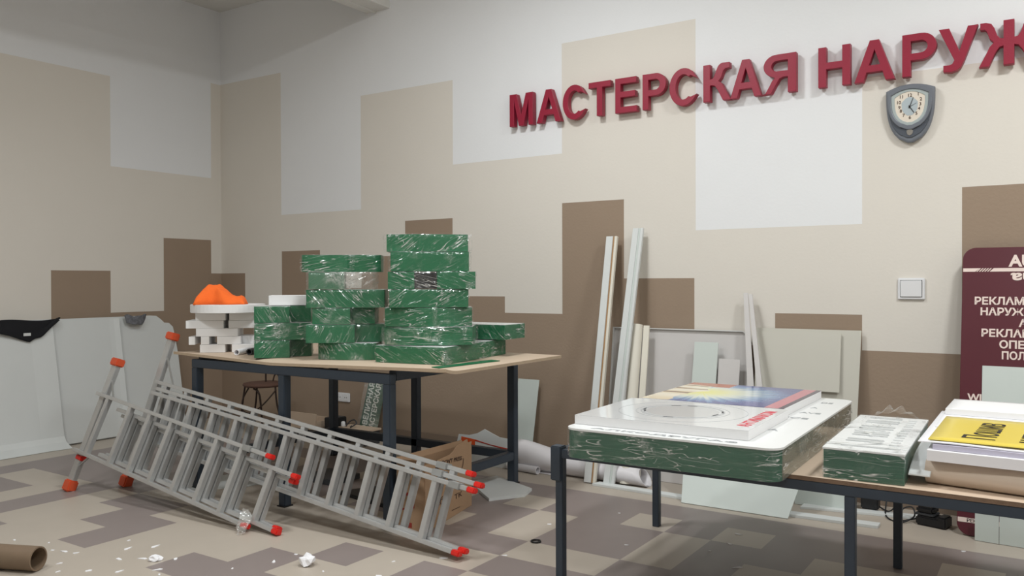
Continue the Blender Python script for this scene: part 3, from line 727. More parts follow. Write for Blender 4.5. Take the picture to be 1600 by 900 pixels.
MB().prism([BM @ Vector((p[0], p[1], bz-0.0075)) for p in rrect(-.004, bw+.004, -.004, bd+.004, 0.058, 8)], (0, 0, 0.0075)).build('top_face', acr_white, bo)
# faint lines of print along two edges of the top
for body, x_, y_, wd_, sz in (('АЛКОДРУГАЗ', .10, .028, .56, .030), ('ICE', .665, .66, .085, .05), ('AVE', .685, .82, .085, .045), ('DE', .70, 1.15, .05, .05), ('A', .695, .98, .03, .045), ('A', .68, .34, .04, .05)):
    text('printed_line', body, sz, .0006, BM @ Matrix.Translation((x_, y_, bz+.0002)), ink_grey, bo, bold=.02, width=wd_)
film_around(bo, prof, zt, bz-0.006, BM, 0.004, film_big, jit=0.007, cap_top=False, step=0.04, seed=3)
# two thick printed panels lying on it
def panel(label, x0, x1, y0, y1, z0, th, mtop, rot=0.0):
    t = thing('printed_panel', label, 'printed panel', ((x0+x1)/2, (y0+y1)/2, z0), rot)
    M = Matrix.Translation(((x0+x1)/2, (y0+y1)/2, 0)) @ Matrix.Rotation(rot, 4, 'Z')
    hx, hy = (x1-x0)/2, (y1-y0)/2
    MB().prism([M @ Vector(p) for p in ((-hx, -hy, z0+0.0008), (hx, -hy, z0+0.0008), (hx, hy, z0+0.0008), (-hx, hy, z0+0.0008))], (0, 0, th-0.002)).build('foam_core', foam_white, t)
    pr = MB().prism([M @ Vector(p) for p in ((-hx, -hy, z0+th-0.001), (hx, -hy, z0+th-0.001), (hx, hy, z0+th-0.001), (-hx, hy, z0+th-0.001))], (0, 0, 0.001)).build('print', mtop, t)
    return t, pr, M, z0+th
art = bpy.data.materials.new('sunburst_print'); art.use_nodes = True
nt = art.node_tree; N_ = nt.nodes; K_ = nt.links
bs = N_['Principled BSDF']; bs.inputs['Roughness'].default_value = 0.14
tcn = N_.new('ShaderNodeTexCoord'); sep = N_.new('ShaderNodeSeparateXYZ'); K_.new(tcn.outputs['Generated'], sep.inputs[0])
def mth(op, a, b_=None):
    m_ = N_.new('ShaderNodeMath'); m_.operation = op
    for i, v in enumerate((a, b_)):
        if v is None: continue
        if isinstance(v, (int, float)): m_.inputs[i].default_value = v
        else: K_.new(v, m_.inputs[i])
    return m_.outputs[0]
def ramp(fac, stops):
    r_ = N_.new('ShaderNodeValToRGB'); K_.new(fac, r_.inputs[0]); el = r_.color_ramp.elements
    while len(el) < len(stops): el.new(0.5)
    for e_, (p_, c_) in zip(el, stops): e_.position = p_; e_.color = (*lin(c_), 1)
    return r_.outputs[0]
gx = mth('SUBTRACT', sep.outputs[0], 0.26); gy = mth('SUBTRACT', sep.outputs[1], 0.50)
rad = mth('SQRT', mth('ADD', mth('MULTIPLY', gx, gx), mth('MULTIPLY', mth('MULTIPLY', gy, gy), 1.5)))
ang_ = mth('ARCTAN2', gy, gx)
cmb = N_.new('ShaderNodeCombineXYZ'); K_.new(mth('MULTIPLY', ang_, 7.0), cmb.inputs[0])
nz = N_.new('ShaderNodeTexNoise'); nz.inputs['Scale'].default_value = 1.6; K_.new(cmb.outputs[0], nz.inputs['Vector'])
rr_ = mth('ADD', rad, mth('MULTIPLY', mth('SUBTRACT', nz.outputs['Fac'], 0.5), 0.5))
base_c = ramp(rr_, [(0.0, (240, 232, 120)), (0.16, (238, 236, 170)), (0.32, (226, 232, 220)), (0.48, (134, 164, 200)), (0.64, (92, 100, 156)), (1.0, (78, 76, 132))])
# cream swirl with dark lines over the left end, dark red behind it
wv = N_.new('ShaderNodeTexWave'); wv.wave_type = 'RINGS'; wv.inputs['Scale'].default_value = 3.2; wv.inputs['Distortion'].default_value = 2.0; wv.inputs['Detail'].default_value = 1
K_.new(tcn.outputs['Generated'], wv.inputs['Vector'])
sw_c = ramp(wv.outputs['Fac'], [(0.0, (128, 96, 62)), (0.16, (232, 216, 184)), (1.0, (246, 238, 218))])
n5 = N_.new('ShaderNodeTexNoise'); n5.inputs['Scale'].default_value = 3; K_.new(tcn.outputs['Generated'], n5.inputs['Vector'])
edge = mth('ADD', sep.outputs[0], mth('MULTIPLY', mth('SUBTRACT', n5.outputs['Fac'], .5), .35))
fac_l = mth('LESS_THAN', mth('ADD', edge, mth('MULTIPLY', sep.outputs[1], -0.06)), 0.19)
mxa = N_.new('ShaderNodeMix'); mxa.data_type = 'RGBA'; K_.new(fac_l, mxa.inputs[0]); K_.new(base_c, mxa.inputs[6]); K_.new(sw_c, mxa.inputs[7])
red_m = mth('MULTIPLY', mth('GREATER_THAN', mth('ADD', sep.outputs[1], mth('MULTIPLY', n5.outputs['Fac'], .2)), 0.93), mth('LESS_THAN', sep.outputs[0], 0.36))
mxr = N_.new('ShaderNodeMix'); mxr.data_type = 'RGBA'; K_.new(red_m, mxr.inputs[0]); K_.new(mxa.outputs[2], mxr.inputs[6]); mxr.inputs[7].default_value = (*lin((186, 96, 56)), 1)
st = mth('MULTIPLY', mth('GREATER_THAN', sep.outputs[0], 0.875), mth('LESS_THAN', sep.outputs[0], 0.965))
mxs = N_.new('ShaderNodeMix'); mxs.data_type = 'RGBA'; K_.new(st, mxs.inputs[0]); K_.new(mxr.outputs[2], mxs.inputs[6]); mxs.inputs[7].default_value = (*lin((204, 128, 142)), 1)
st2 = mth('GREATER_THAN', sep.outputs[0], 0.965)
mxt = N_.new('ShaderNodeMix'); mxt.data_type = 'RGBA'; K_.new(st2, mxt.inputs[0]); K_.new(mxs.outputs[2], mxt.inputs[6]); mxt.inputs[7].default_value = (*lin((74, 58, 84)), 1)
K_.new(mxt.outputs[2], bs.inputs['Base Color'])
p1, pr1, M1, z1_ = panel('white printed panel with grey ring drawing and red lettering, on the box sign', -1.605, -0.922, 2.862, 3.415, bz, 0.036, gloss_white, math.radians(1.5))
for rx, wd_ in ((.165, .003), (.185, .0015), (.155, .0015), (.255, .0012)):
    pts = arc(-.01, .02, rx, rx, 0, 360, 48)[:-1]; inn = arc(-.01, .02, rx-wd_, rx-wd_, 360, 0, 48)[:-1]
    shape('ring_line', [pts, inn], 0.0004, M1 @ Matrix.Translation((0, 0, z1_)), ink_grey, pr1)
shape('disc_print', [arc(-.01, .02, .145, .145, 0, 360, 40)[:-1]], 0.0003, M1 @ Matrix.Translation((0, 0, z1_)), disc_grey, pr1)
for k, (a0, rr0) in enumerate(((20, .160), (95, .158), (120, .158), (185, .160), (200, .152), (270, .158), (350, .150))):
    px, py = -.01+rr0*math.cos(math.radians(a0)), .02+rr0*math.sin(math.radians(a0)); tx, ty = -math.sin(math.radians(a0)), math.cos(math.radians(a0))
    MB().obox(M1 @ Vector((px-tx*.02, py-ty*.02, z1_+.0004)), M1.to_3x3() @ Vector((tx*.04, ty*.04, 0)), M1.to_3x3() @ Vector((-ty*.007, tx*.007, 0)), (0, 0, .0004)).build('ring_mark', dark_grey, pr1)
text('lettering', 'АНТИМАКОМ', 0.062, 0.0006, M1 @ Matrix.Translation((.318, -.20, z1_)) @ Matrix.Rotation(PI/2, 4, 'Z'), text_red, pr1, bold=0.02, width=0.40)
panel('colourful blue and yellow sunburst printed panel on the box sign, behind the white one', -1.585, -0.955, 3.440, 4.10, bz, 0.036, art, math.radians(0.5))
# smaller wrapped box
b2 = thing('box_sign', 'smaller green-sided box sign with raised letters, wrapped in film, on the low table', 'box sign', (-0.573, 3.36, zt), math.radians(2.0))
B2 = Matrix.Translation((-0.685, 2.962, 0)) @ Matrix.Rotation(math.radians(2.0), 4, 'Z')
w2, d2, h2 = .253, .79, .680
p2 = rrect(0, w2, 0, d2, 0.004, 2); mb = MB(); ring(p2, zt+0.001, h2-.006, B2, lambda x, y: 0, mb)
mb.add([B2 @ Vector((p[0], p[1], zt+0.0015)) for p in p2], [list(range(len(p2)))[::-1]]); mb.build('side_wall', green_dark, b2)
MB().prism([B2 @ Vector((p[0], p[1], h2-.006)) for p in rrect(-.003, w2+.003, -.003, d2+.003, .004, 2)], (0, 0, .006)).build('top_face', acr_white, b2)
for k, yy in enumerate((.06, .16, .20, .29, .33, .45, .50, .60, .64, .72)):
    wd_ = .12 if k != 0 else .19
    MB().obox(B2 @ Vector((.045, yy, h2)), B2.to_3x3() @ Vector((wd_, 0, 0)), B2.to_3x3() @ Vector((0, .013, 0)), (0, 0, .005)).build('raised_stroke', box_white, b2, bevel=.001)
shape('raised_stroke', [arc(.10, .39, .062, .035, 0, 360, 28)[:-1], arc(.10, .39, .048, .022, 360, 0, 28)[:-1]], .005, B2 @ Matrix.Translation((0, 0, h2)), box_white, b2)
for yy in [.08+.052*i for i in range(13)]:
    MB().obox(B2 @ Vector((.19, yy, h2)), B2.to_3x3() @ Vector((.03, 0, 0)), B2.to_3x3() @ Vector((0, .018, 0)), (0, 0, .003)).build('raised_stroke', box_white, b2)
film_around(b2, p2, zt, h2+.004, B2, .005, film_big, jit=.006, step=.035, seed=9)
def bunch(u, v):
    a = PI*u; x = .05+.17*u
    return B2 @ Vector((x, d2-.02+.06*v, h2-.01+(.05*math.sin(a)**.6*(1-v*.6))*(1+.3*math.sin(22*u+5*v))+.004))
MB().grid(bunch, 22, 5).build('film_bunch', film_top, b2)
# rolls, papers and the yellow sheet at the right end of the low table
roll('film_roll', (-0.375, 3.075, zt+.043), (0.35, 2.985, zt+.043), .043, beige_tube, 'thick beige shiny film roll lying under the papers on the low table', 'film roll', wall=.10, n=28)
def sheaf(name, pts, z0, th, m, label, cat, group=None, wave=0.0, sag=0.0):
    (x0, y0), (x1, y1), (x2, y2), (x3, y3) = pts
    def f_(u, v, dz):
        xa, ya = x0+(x1-x0)*u, y0+(y1-y0)*u; xb, yb = x3+(x2-x3)*u, y3+(y2-y3)*u
        return (xa+(xb-xa)*v, ya+(yb-ya)*v, z0+dz+wave*math.sin(13*u)*(1-v)-sag*(1-v)**3)
    mb_ = MB(); nu, nv = 16, 8
    mb_.grid(lambda u, v: f_(u, v, th), nu, nv); o1 = (nu+1)*(nv+1)
    mb_.add([f_(i/nu, j/nv, 0) for j in range(nv+1) for i in range(nu+1)], [(j*(nu+1)+i, (j+1)*(nu+1)+i, (j+1)*(nu+1)+i+1, j*(nu+1)+i+1) for j in range(nv) for i in range(nu)])
    e_ = [[i+1, i, i+o1, i+1+o1] for i in range(nu)]+[[nv*(nu+1)+i, nv*(nu+1)+i+1, nv*(nu+1)+i+1+o1, nv*(nu+1)+i+o1] for i in range(nu)]
    e_ += [[j*(nu+1), (j+1)*(nu+1), (j+1)*(nu+1)+o1, j*(nu+1)+o1] for j in range(nv)]+[[(j+1)*(nu+1)+nu, j*(nu+1)+nu, j*(nu+1)+nu+o1, (j+1)*(nu+1)+nu+o1] for j in range(nv)]
    mb_.f += e_; mb_.m += [0]*len(e_); mb_.sm += [False]*len(e_)
    o = mb_.build(name, m)
    return tag(o, label, cat, group) if label else o
zr = zt+.087
g_ = 'paper stack on the low table'
sheaf('paper_ream', [(-.37, 3.0), (.4, 2.96), (.4, 3.62), (-.38, 3.66)], zr, .034, paper_white, 'thick white block of paper lowest in the stack on the film roll', 'paper block', g_)
sheaf('paper_ream', [(-.355, 3.02), (.4, 2.98), (.4, 3.7), (-.37, 3.72)], zr+.0345, .016, lilac, 'thin lilac-edged wad of paper above the thick white block', 'paper block', g_, wave=.001)
sheaf('paper_sheet', [(-.40, 3.03), (.42, 3.00), (.42, 3.80), (-.41, 3.78)], zr+.053, .003, paper_white, 'loose wavy white sheet just under the yellow sheet', 'sheet', g_, wave=.002)
sheaf('paper_sheet', [(-.385, 3.34), (.0, 3.34), (.0, 3.82), (-.40, 3.84)], zr+.0565, .003, paper_white, 'white sheet peeking out at the left behind the yellow sheet', 'sheet', g_)
ysh = sheaf('yellow_sheet', [(-.372, 3.05), (.45, 3.02), (.43, 3.57), (-.375, 3.60)], zr+.0605, .002, yellow_sheet, 'yellow printed sheet with tall black lettering on top of the paper stack', 'sheet')
zy = zr+.0635
text('lettering', 'Пошив', .135, .0005, frame((-.185, 3.12, zy), (0.04, 1, 0), (-1, 0.04, 0)), text_black, ysh, width=.36)
text('lettering', 'штор', .135, .0005, frame((-.045, 3.12, zy), (0.04, 1, 0), (-1, 0.04, 0)), text_black, ysh, width=.34)
sheaf('foam_board', [(-.385, 3.66), (.5, 3.66), (.5, 3.98), (-.385, 3.98)], zr+.0605, .022, foam_white, 'white foam board lying behind the yellow sheet', 'foam board')
sheaf('clear_sheet', [(-.425, 3.00), (-.36, 3.00), (-.36, 3.42), (-.43, 3.42)], zr-.004, .004, sheet_white, 'pale folded sheet hanging at the left of the paper stack', 'sheet', sag=.05)

# ------------------------------------------------------------------ boards, planks and rolls along the back wall
def lean(name, label, cat, xb0, xb1, yb, xt0, xt1, yt, zt_, th, m, zb=0.0, group=None, bev=0.001):
    a, b_, c_, d_ = Vector((xb0, yb, zb)), Vector((xb1, yb, zb)), Vector((xt1, yt, zt_)), Vector((xt0, yt, zt_))
    n_ = (b_-a).cross(d_-a).normalized()*th      # towards the room
    n_ = n_ if n_.y < 0 else -n_
    n_.z = max(n_.z, 0)
    return tag(MB().prism([a, b_, c_, d_], n_).build(name, m, bevel=bev), label, cat, group)
def plank(label, xb, yb, xt, yt, zt_, strips, group=None):
    t = thing('plank_bundle', label, 'plank', (xb, yb, 0), 0, group)
    d = Vector((xt-xb, yt-yb, zt_)); off = 0.0
    nrm_ = Vector((1, 0, 0)).cross(d).normalized(); nrm_ = nrm_ if nrm_.y < 0 else -nrm_
    for nm, wd_, dep, m_ in strips:
        p0 = Vector((xb+off, yb, 0.016 if nrm_.z < 0 else 0.002))
        MB().obox(p0, d, (wd_, 0, 0), nrm_*dep).build(nm, m_, t, bevel=.001)
        off += wd_+.0005
    return t
plank('white-faced plank with a bare wood strip, leaning in the brown wall bay', -2.475, 4.55, -2.512, 4.935, 1.538, [('board', .048, .020, sheet_white), ('batten', .013, .014, wood), ('board', .017, .022, cream_roll)])
plank('taller white grooved plank leaning right of the wood-striped one', -2.352, 4.57, -2.320, 4.935, 1.585, [('board', .040, .020, sheet_white), ('board', .013, .017, sheet_green), ('board', .018, .020, sheet_white)])
roll('vinyl_roll', (-2.24, 4.63, .005), (-2.262, 4.855, .972), .036, cream_roll, 'cream vinyl roll leaning against the wall beside the tall grooved plank', 'vinyl roll', wall=.1, n=24)
lean('batten', 'narrow cream batten leaning right beside the vinyl roll', 'batten', -2.195, -2.155, 4.66, -2.225, -2.185, 4.88, .965, .012, cream_roll)
# shallow tray-like board with a rim
tr = thing('tray_panel', 'large grey-white panel with a thin raised rim leaning on the back wall', 'panel', (-2.0, 4.85, 0))
def tp(x, s_, out=0.0): return Vector((x, 4.82+.125*s_-out, .945*s_+.002))
MB().add([tp(-2.47, 0), tp(-1.575, 0), tp(-1.565, .965), tp(-1.605, 1), tp(-2.47, 1)], [(0, 1, 2, 3, 4)]).build('back_panel', sheet_grey, tr, thick=.003)
rim = [tp(-2.47, 0), tp(-2.47, 1), tp(-1.605, 1), tp(-1.565, .965), tp(-1.575, 0)]
for a, b_ in zip(rim, rim[1:]):
    MB().obox(a, b_-a, (0, -.018, .002), ((.006, 0, 0) if abs(b_.z-a.z) > .2 else (0, 0, -.006))).build('rim', acr_white, tr)
lean('board', 'narrow pale green board leaning inside the rimmed panel', 'board', -1.885, -1.735, 4.70, -1.885, -1.735, 4.875, .875, .006, sheet_green)
lean('board', 'grey offcut board leaning right of the pale green board', 'board', -1.728, -1.60, 4.72, -1.73, -1.60, 4.87, .780, .005, sheet_grey)
lean('strip', 'pale strip leaning upright over the right edge of the rimmed panel', 'strip', -1.45, -1.40, 4.62, -1.600, -1.572, 4.930, 1.176, .006, sheet_grey)
lean('strip', 'thin pale strip with a dark edge, leaning diagonally beside the upright strip', 'strip', -1.36, -1.315, 4.60, -1.567, -1.545, 4.930, 1.168, .012, sheet_grey)
lean('board', 'tall pale board standing at the wall, topped by the brown paint patch', 'board', -1.53, -.965, 4.86, -1.53, -.94, 4.958, .968, .008, board_beige)
bb = lean('board', 'wide beige board before the tall pale board, ending above the box sign', 'board', -1.52, -1.045, 4.895, -1.53, -1.043, 4.937, .950, .006, board_beige, zb=.62)
MB().prism([(-1.46, 4.862, .002), (-1.18, 4.862, .002), (-1.18, 4.896, .6205), (-1.46, 4.896, .6205)], (0, -.010, 0)).build('prop_board', sheet_grey, bb)
lean('board', 'low white-green board leaning on edge behind the low table legs', 'board', -1.79, -1.20, 4.42, -1.86, -1.14, 4.66, .30, .006, sheet_green)
lean('board', 'small white board behind the leaning low board, right of it under the low table', 'board', -1.25, -.985, 4.745, -1.27, -.985, 4.79, .17, .005, sheet_green)
tag(MB().prism([(-2.40, 4.50, .0), (-1.2, 4.468, .0), (-.775, 4.492, .0), (-.775, 4.565, .0), (-1.3, 4.535, .0), (-2.38, 4.565, .0)], (0, 0, .014)).build('trim_strip', sheet_white, bevel=.001), 'long white trim strip lying on the floor along the boards', 'trim strip', 'white strips on the floor')
tag(MB().prism([(-1.2, 4.66, .0), (-.55, 4.79, .0), (-.53, 4.86, .0), (-1.2, 4.74, .0)], (0, 0, .012)).build('trim_strip', sheet_white, bevel=.001), 'shorter white strip on the floor under the black adapter', 'trim strip', 'white strips on the floor')
# loose roll of white vinyl on the floor
def heap(u, v):
    s_ = v; a = -0.5*PI+2.35*PI*u
    r = (.100-.040*s_)*(1-.12*u)*(1+.06*math.sin(9*s_+3*u))
    c_ = Vector((-3.02, 4.69, 0)).lerp(Vector((-2.12, 4.665, 0)), s_)
    return (c_.x-.05*math.sin(a)*.6, c_.y-r*1.15*math.cos(a), max(.003, r*.92+r*.92*math.sin(a)))
tag(MB().grid(heap, 36, 20).build('vinyl_sheet', vinyl_white, thick=.003), 'big loosely rolled white vinyl sheet on the floor behind the planks', 'vinyl sheet')
tag(MB().grid(lambda u, v: (-2.72+.30*u-.02*v, 4.90-.10*(1-v)+.03*v, .16+.17*v*u+.01*math.sin(6*u)), 10, 8).build('vinyl_sheet', vinyl_white, thick=.003), 'upright corner of white vinyl sheet rising behind the rolled sheet', 'vinyl sheet')
tag(MB().grid(lambda u, v: (-3.18+.45*u, 4.62-.03*u+.12*v, .004+.02*v+.012*math.sin(7*u)*v), 14, 5).build('vinyl_sheet', vinyl_white, thick=.002), 'thin flat flap of white vinyl on the floor in front of the rolled sheet', 'vinyl sheet')
roll('vinyl_roll', (-2.83, 4.565, .026), (-3.08, 4.595, .026), .025, vinyl_white, 'small white roll end lying on the floor in front of the rolled vinyl sheet', 'vinyl roll', wall=.2)
lean('board', 'white-green board standing at the wall right of the tall table leg', 'board', -3.23, -3.07, 4.86, -3.225, -3.05, 4.945, .560, .005, sheet_green)

# ------------------------------------------------------------------ burgundy signboard
bd_ = thing('sign_board', 'burgundy sign board with pale Cyrillic lettering leaning on the wall at the right', 'sign board', (.1, 4.7, 0))
th_ = math.atan2(.30, 1.40); UB = Vector((0, math.sin(th_), math.cos(th_)))
FB = frame((-.435, 4.60, .004), (1, 0, 0), UB)
BH = 1.445
shape('panel', [rrect(0, 1.1, 0, BH, .06, 8)], .016, FB @ Matrix.Translation((0, 0, -.016)), burgundy, bd_, bevel=.002)
def onb(x, y): return FB @ Matrix.Translation((x, y, .0006))
k0 = BH/ (1.43)
def zz(z): return z*1.012
shape('stripe', [[(0, 0), (.055, 0), (.075, .018), (0, .018)]], .0006, onb(.003, 1.318), text_pink, bd_)
for k in range(5): shape('stripe', [[(0, 0), (.006, 0), (.022, .018), (.016, .018)]], .0006, onb(.062+k*.012, 1.318), text_pink, bd_)
shape('stripe', [[(0, 0), (.95, 0), (.95, .018), (.018, .018)]], .0006, onb(.122, 1.318), text_pink, bd_)
text('lettering', 'AU', .082, .0008, onb(.208, 1.345), text_pink, bd_, bold=.035, width=.11)
text('lettering', 'na', .075, .0008, onb(.318, 1.308) @ Matrix.Rotation(PI, 4, 'Z'), text_pink, bd_, bold=.03, width=.10)
for body, xx, y_, wd_ in (('РЕКЛАМН', .055, 1.148, .255), ('НАРУЖН', .082, 1.093, .222), ('А', .252, 1.037, .038), ('РЕКЛАМ', .088, .984, .218), ('ОПЕР', .168, .928, .142), ('ПОЛИ', .178, .873, .135), ('WI', .036, .655, .062)):
    text('lettering', body, .052, .0008, onb(xx, y_), text_pink, bd_, bold=.03, width=wd_)
st_ = shape('label_strip', [[(0, 0), (.30, 0), (.30, .022), (0, .022)]], .001, onb(.004, .062), text_pink, bd_)
text('lettering', 'РЕКЛА', .022, .0004, onb(.042, .065) @ Matrix.Translation((0, 0, .001)), text_black, st_, bold=.02, width=.075)
tag(MB().obox(FB @ Vector((.098, .19, .002)), (.9, 0, 0), UB*.645, FB.to_3x3() @ Vector((0, 0, .004))).build('cover_sheet', sheet_green), 'pale blank sheet covering the lower part of the burgundy sign board', 'sheet')
lw = thing('folding_board', 'low white two-leaf board standing on the floor in front of the burgundy sign board', 'board', (-.05, 4.52, 0))
MB().obox((-.352, 4.552, .002), (.10, -.008, 0), (0, .012, .150), (0, -.008, 0)).build('left_leaf', sheet_green, lw)
MB().obox((-.250, 4.546, .002), (.6, -.03, 0), (0, .012, .150), (0, -.008, 0)).build('right_leaf', sheet_green, lw)

# ------------------------------------------------------------------ charger, adapter, cables
ch = thing('battery_charger', 'black battery charger with a battery clipped on, on the floor under the low table', 'charger', (-.545, 4.70, 0), math.radians(-14))
MB().rbox(-.560, 4.715, .002, .048, .118, .10, math.radians(-14)).rbox(-.497, 4.69, .002, .060, .045, .085, math.radians(-14)).build('body', black_plastic, ch, bevel=.007)
MB().rbox(-.578, 4.72, .050, .062, .092, .085, math.radians(-14)).build('seam', dark_grey, ch, bevel=.003)
MB().rbox(-.578, 4.72, .060, .094, .086, .08, math.radians(-14)).build('battery', black_plastic, ch, bevel=.010)
MB().rbox(-.578, 4.72, .0938, .0950, .04, .035, math.radians(-14)).build('label', sheet_white, ch)
tag(MB().box(-.915, -.825, 4.795, 4.86, .0125, .098).box(-.925, -.90, 4.81, 4.835, .045, .06).build('power_adapter', black_plastic, bevel=.010), 'black square power adapter standing on the white strip under the low table', 'power adapter')
def smooth_path(pts, n=10):
    P_ = [Vector(p) for p in pts]; P_ = [P_[0]]+P_+[P_[-1]]; out = []
    for i in range(1, len(P_)-2):
        a, b_, c_, d_ = P_[i-1:i+3]
        for t in range(n):
            t /= n; out.append(.5*((2*b_)+(c_-a)*t+(2*a-5*b_+4*c_-d_)*t*t+(3*b_-a-3*c_+d_)*t**3))
    return out+[P_[-2]]
tag(MB().tube(smooth_path([(-.83, 4.83, .03), (-.77, 4.79, .02), (-.735, 4.80, .07), (-.735, 4.86, .15), (-.78, 4.92, .17), (-.82, 4.93, .13)]), .004, 6).build('cable', black_plastic), 'black cable looping up from the power adapter', 'cable')
tag(MB().tube(smooth_path([(-.60, 4.74, .03), (-.66, 4.72, .010), (-.71, 4.70, .006), (-.70, 4.76, .05), (-.655, 4.76, .065), (-.64, 4.72, .03), (-.69, 4.66, .005), (-.76, 4.70, .006), (-.79, 4.80, .02), (-.78, 4.88, .10), (-.70, 4.935, .14), (-.60, 4.94, .16)]), .004, 6).build('cable', black_plastic), 'black cable curling on the floor beside the battery charger', 'cable')
tag(MB().box(-.607, -.525, 4.955, 4.965, .085, .16).build('card', sheet_white), 'small white card propped on the wall behind the battery charger', 'card')

# ------------------------------------------------------------------ under and behind the left table
# wrought-iron chair
hx, hy, hz = -5.46, 4.55, .412
cr = thing('iron_chair', 'wrought-iron chair with round brown seat behind the tall table', 'chair', (hx, hy, 0))
MB().tube([(hx, hy, hz-.012), (hx, hy, hz), (hx, hy, hz+.014), (hx, hy, hz+.019)], [.155, .168, .160, .11], 32).build('seat', chair_seat, cr)
ex = Vector((cy, sy, 0)); ey = Vector((-sy, cy, 0))
def cpt(a, b_, z): return Vector((hx, hy, 0))+ex*a+ey*b_+Vector((0, 0, z))
for a, b_, fx, fy in ((-.13, -.08, -.17, -.10), (.12, -.09, .21, -.12), (-.09, .11, -.15, .15), (.11, .10, .18, .15)):
    MB().tube(smooth_path([cpt(a, b_, hz-.012), cpt(a*1.15, b_*1.1, .25), cpt(fx, fy, .006)]), .0075, 8).build('leg', chair_iron, cr)
MB().tube(smooth_path([cpt(.13, -.10, hz-.03), cpt(.04, -.15, .27), cpt(-.06, -.15, .20), cpt(-.135, -.12, .22), cpt(-.145, -.09, .30), cpt(-.10, -.08, hz-.02)]), .006, 8).build('stretcher', chair_iron, cr)
MB().tube(smooth_path([cpt(-.05, -.11, hz-.02), cpt(.005, -.13, .33), cpt(.02, -.10, .0065)]), .008, 8).build('leg', chair_iron, cr)
MB().tube(smooth_path([cpt(.01, .02, hz), cpt(.012, .02, .62), cpt(.02, .02, .78), cpt(.09, 0, .84), cpt(.19, -.02, .80), cpt(.185, -.02, .64), cpt(.15, -.02, .52), cpt(.150, -.03, hz)]), .007, 8).build('back_frame', chair_iron, cr)
MB().tube(smooth_path([cpt(.075, 0, .80), cpt(.073, 0, .60), cpt(.095, 0, .515), cpt(.12, 0, .535), cpt(.130, -.01, .62), cpt(.130, -.01, .80)]), .006, 8).build('back_scroll', chair_iron, cr)
MB().tube(smooth_path([cpt(.075, 0, .44), cpt(.09, 0, .49), cpt(.115, 0, .49), cpt(.135, 0, .44)]), .006, 8).build('back_scroll', chair_iron, cr)
# wrapped green shop sign standing behind the table
sg = thing('wrapped_sign', 'film-wrapped green sign with white Cyrillic lettering standing upright behind the tall table', 'sign', (-4.6, 4.87, 0))
ths = math.radians(5); SU = Vector((.085, .16, 1)).normalized(); SX = Vector((1, 0.02, -.085)).normalized()
SF = frame((-4.665, 4.80, .002), SX, SU)
MB().prism([SF @ Vector(p) for p in ((0, .02, -.03), (.165, 0, -.03), (.18, .50, -.03), (.03, .50, -.03))], SF.to_3x3() @ Vector((0, 0, .03))).build('panel', green_dark, sg)
for body, xx in (('ЮВЕЛИРНАЯ', .080), ('МАСТЕРСКАЯ', .150)):
    text('lettering', body, .068, .004, SF @ Matrix.Translation((xx, .062, .0005)) @ Matrix.Rotation(PI/2-.03, 4, 'Z'), text_white, sg, bold=.02, width=.395)
mb = MB(); rn = random.Random(4)
mb.grid(lambda u, v: SF @ Vector((-.012+.215*u+.012*v, .0+.525*v, .010+.012*math.sin(PI*u)+.006*rn.random())), 12, 20)
mb.build('wrap_film', film_sign, sg)
# low carton, bin and clutter
cb = thing('carton', 'low open beige carton on the floor behind the tall table, beside the chair', 'carton', (-5.05, 4.66, 0))
MB().box(-5.24, -4.89, 4.58, 4.59, .0, .21).box(-5.24, -4.89, 4.80, 4.81, .0, .15).box(-5.24, -5.23, 4.59, 4.80, 0, .15).box(-4.90, -4.89, 4.59, 4.80, 0, .15).box(-5.23, -4.90, 4.59, 4.80, 0, .01).build('walls', board_face, cb)
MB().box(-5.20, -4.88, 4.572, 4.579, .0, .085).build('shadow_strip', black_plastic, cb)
bn = MB().prism([(-4.83, 4.62, .0), (-4.72, 4.62, .0), (-4.72, 4.76, .0), (-4.83, 4.76, .0)], (-.01, 0, .185))
tag(bn.build('waste_bin', black_plastic, bevel=.006), 'black bin on the floor behind the tall table, beside the rear leg', 'bin')
sh = thing('low_shelf', 'small low brown shelf with odds and ends on the floor behind the tall table', 'shelf', (-4.62, 4.66, 0))
MB().box(-4.73, -4.40, 4.62, 4.80, .105, .118).build('shelf_top', board_face, sh)
MB().box(-4.72, -4.705, 4.63, 4.79, 0, .105).box(-4.425, -4.41, 4.63, 4.79, 0, .105).box(-4.70, -4.43, 4.78, 4.79, 0, .105).build('shelf_side', dark_grey, sh)
tag(MB().tube(smooth_path([(-4.66, 4.68, .123), (-4.64, 4.70, .16), (-4.60, 4.71, .175), (-4.57, 4.70, .15), (-4.60, 4.67, .124), (-4.64, 4.72, .124)]), .005, 6).build('cable', dark_grey), 'coiled grey cable on the small low shelf', 'cable')
tag(MB().tube([(-4.69, 4.68, .1185), (-4.69, 4.68, .13), (-4.69, 4.68, .155), (-4.69, 4.68, .160)], [.016, .018, .016, .008], 12).build('small_jar', switch_white), 'tiny white jar on the small low shelf', 'jar')
# orange-patched sign piece
os_ = thing('sign_offcut', 'white sign offcut with an orange patch, standing behind the tall table', 'sign offcut', (-3.3, 4.62, 0))
OF = frame((-3.53, 4.60, .0), (1, 0, 0), (0, .12, 1))
shape('panel', [[(-.02, 0), (.50, 0), (.50, .198), (.445, .195), (.36, .200), (.285, .225), (.236, .242), (.18, .210), (.11, .190), (.02, .188)]], .006, OF, sheet_white, os_)
shape('orange_patch', [[(.045, .09), (.165, .085), (.165, .165), (.045, .175)]], .001, OF @ Matrix.Translation((0, 0, .0062)), orange_print, os_)
shape('red_stripe', [[(.165, .155), (.47, .13), (.47, .06), (.455, .06), (.455, .118), (.165, .165)]], .001, OF @ Matrix.Translation((0, 0, .0062)), red_print, os_)
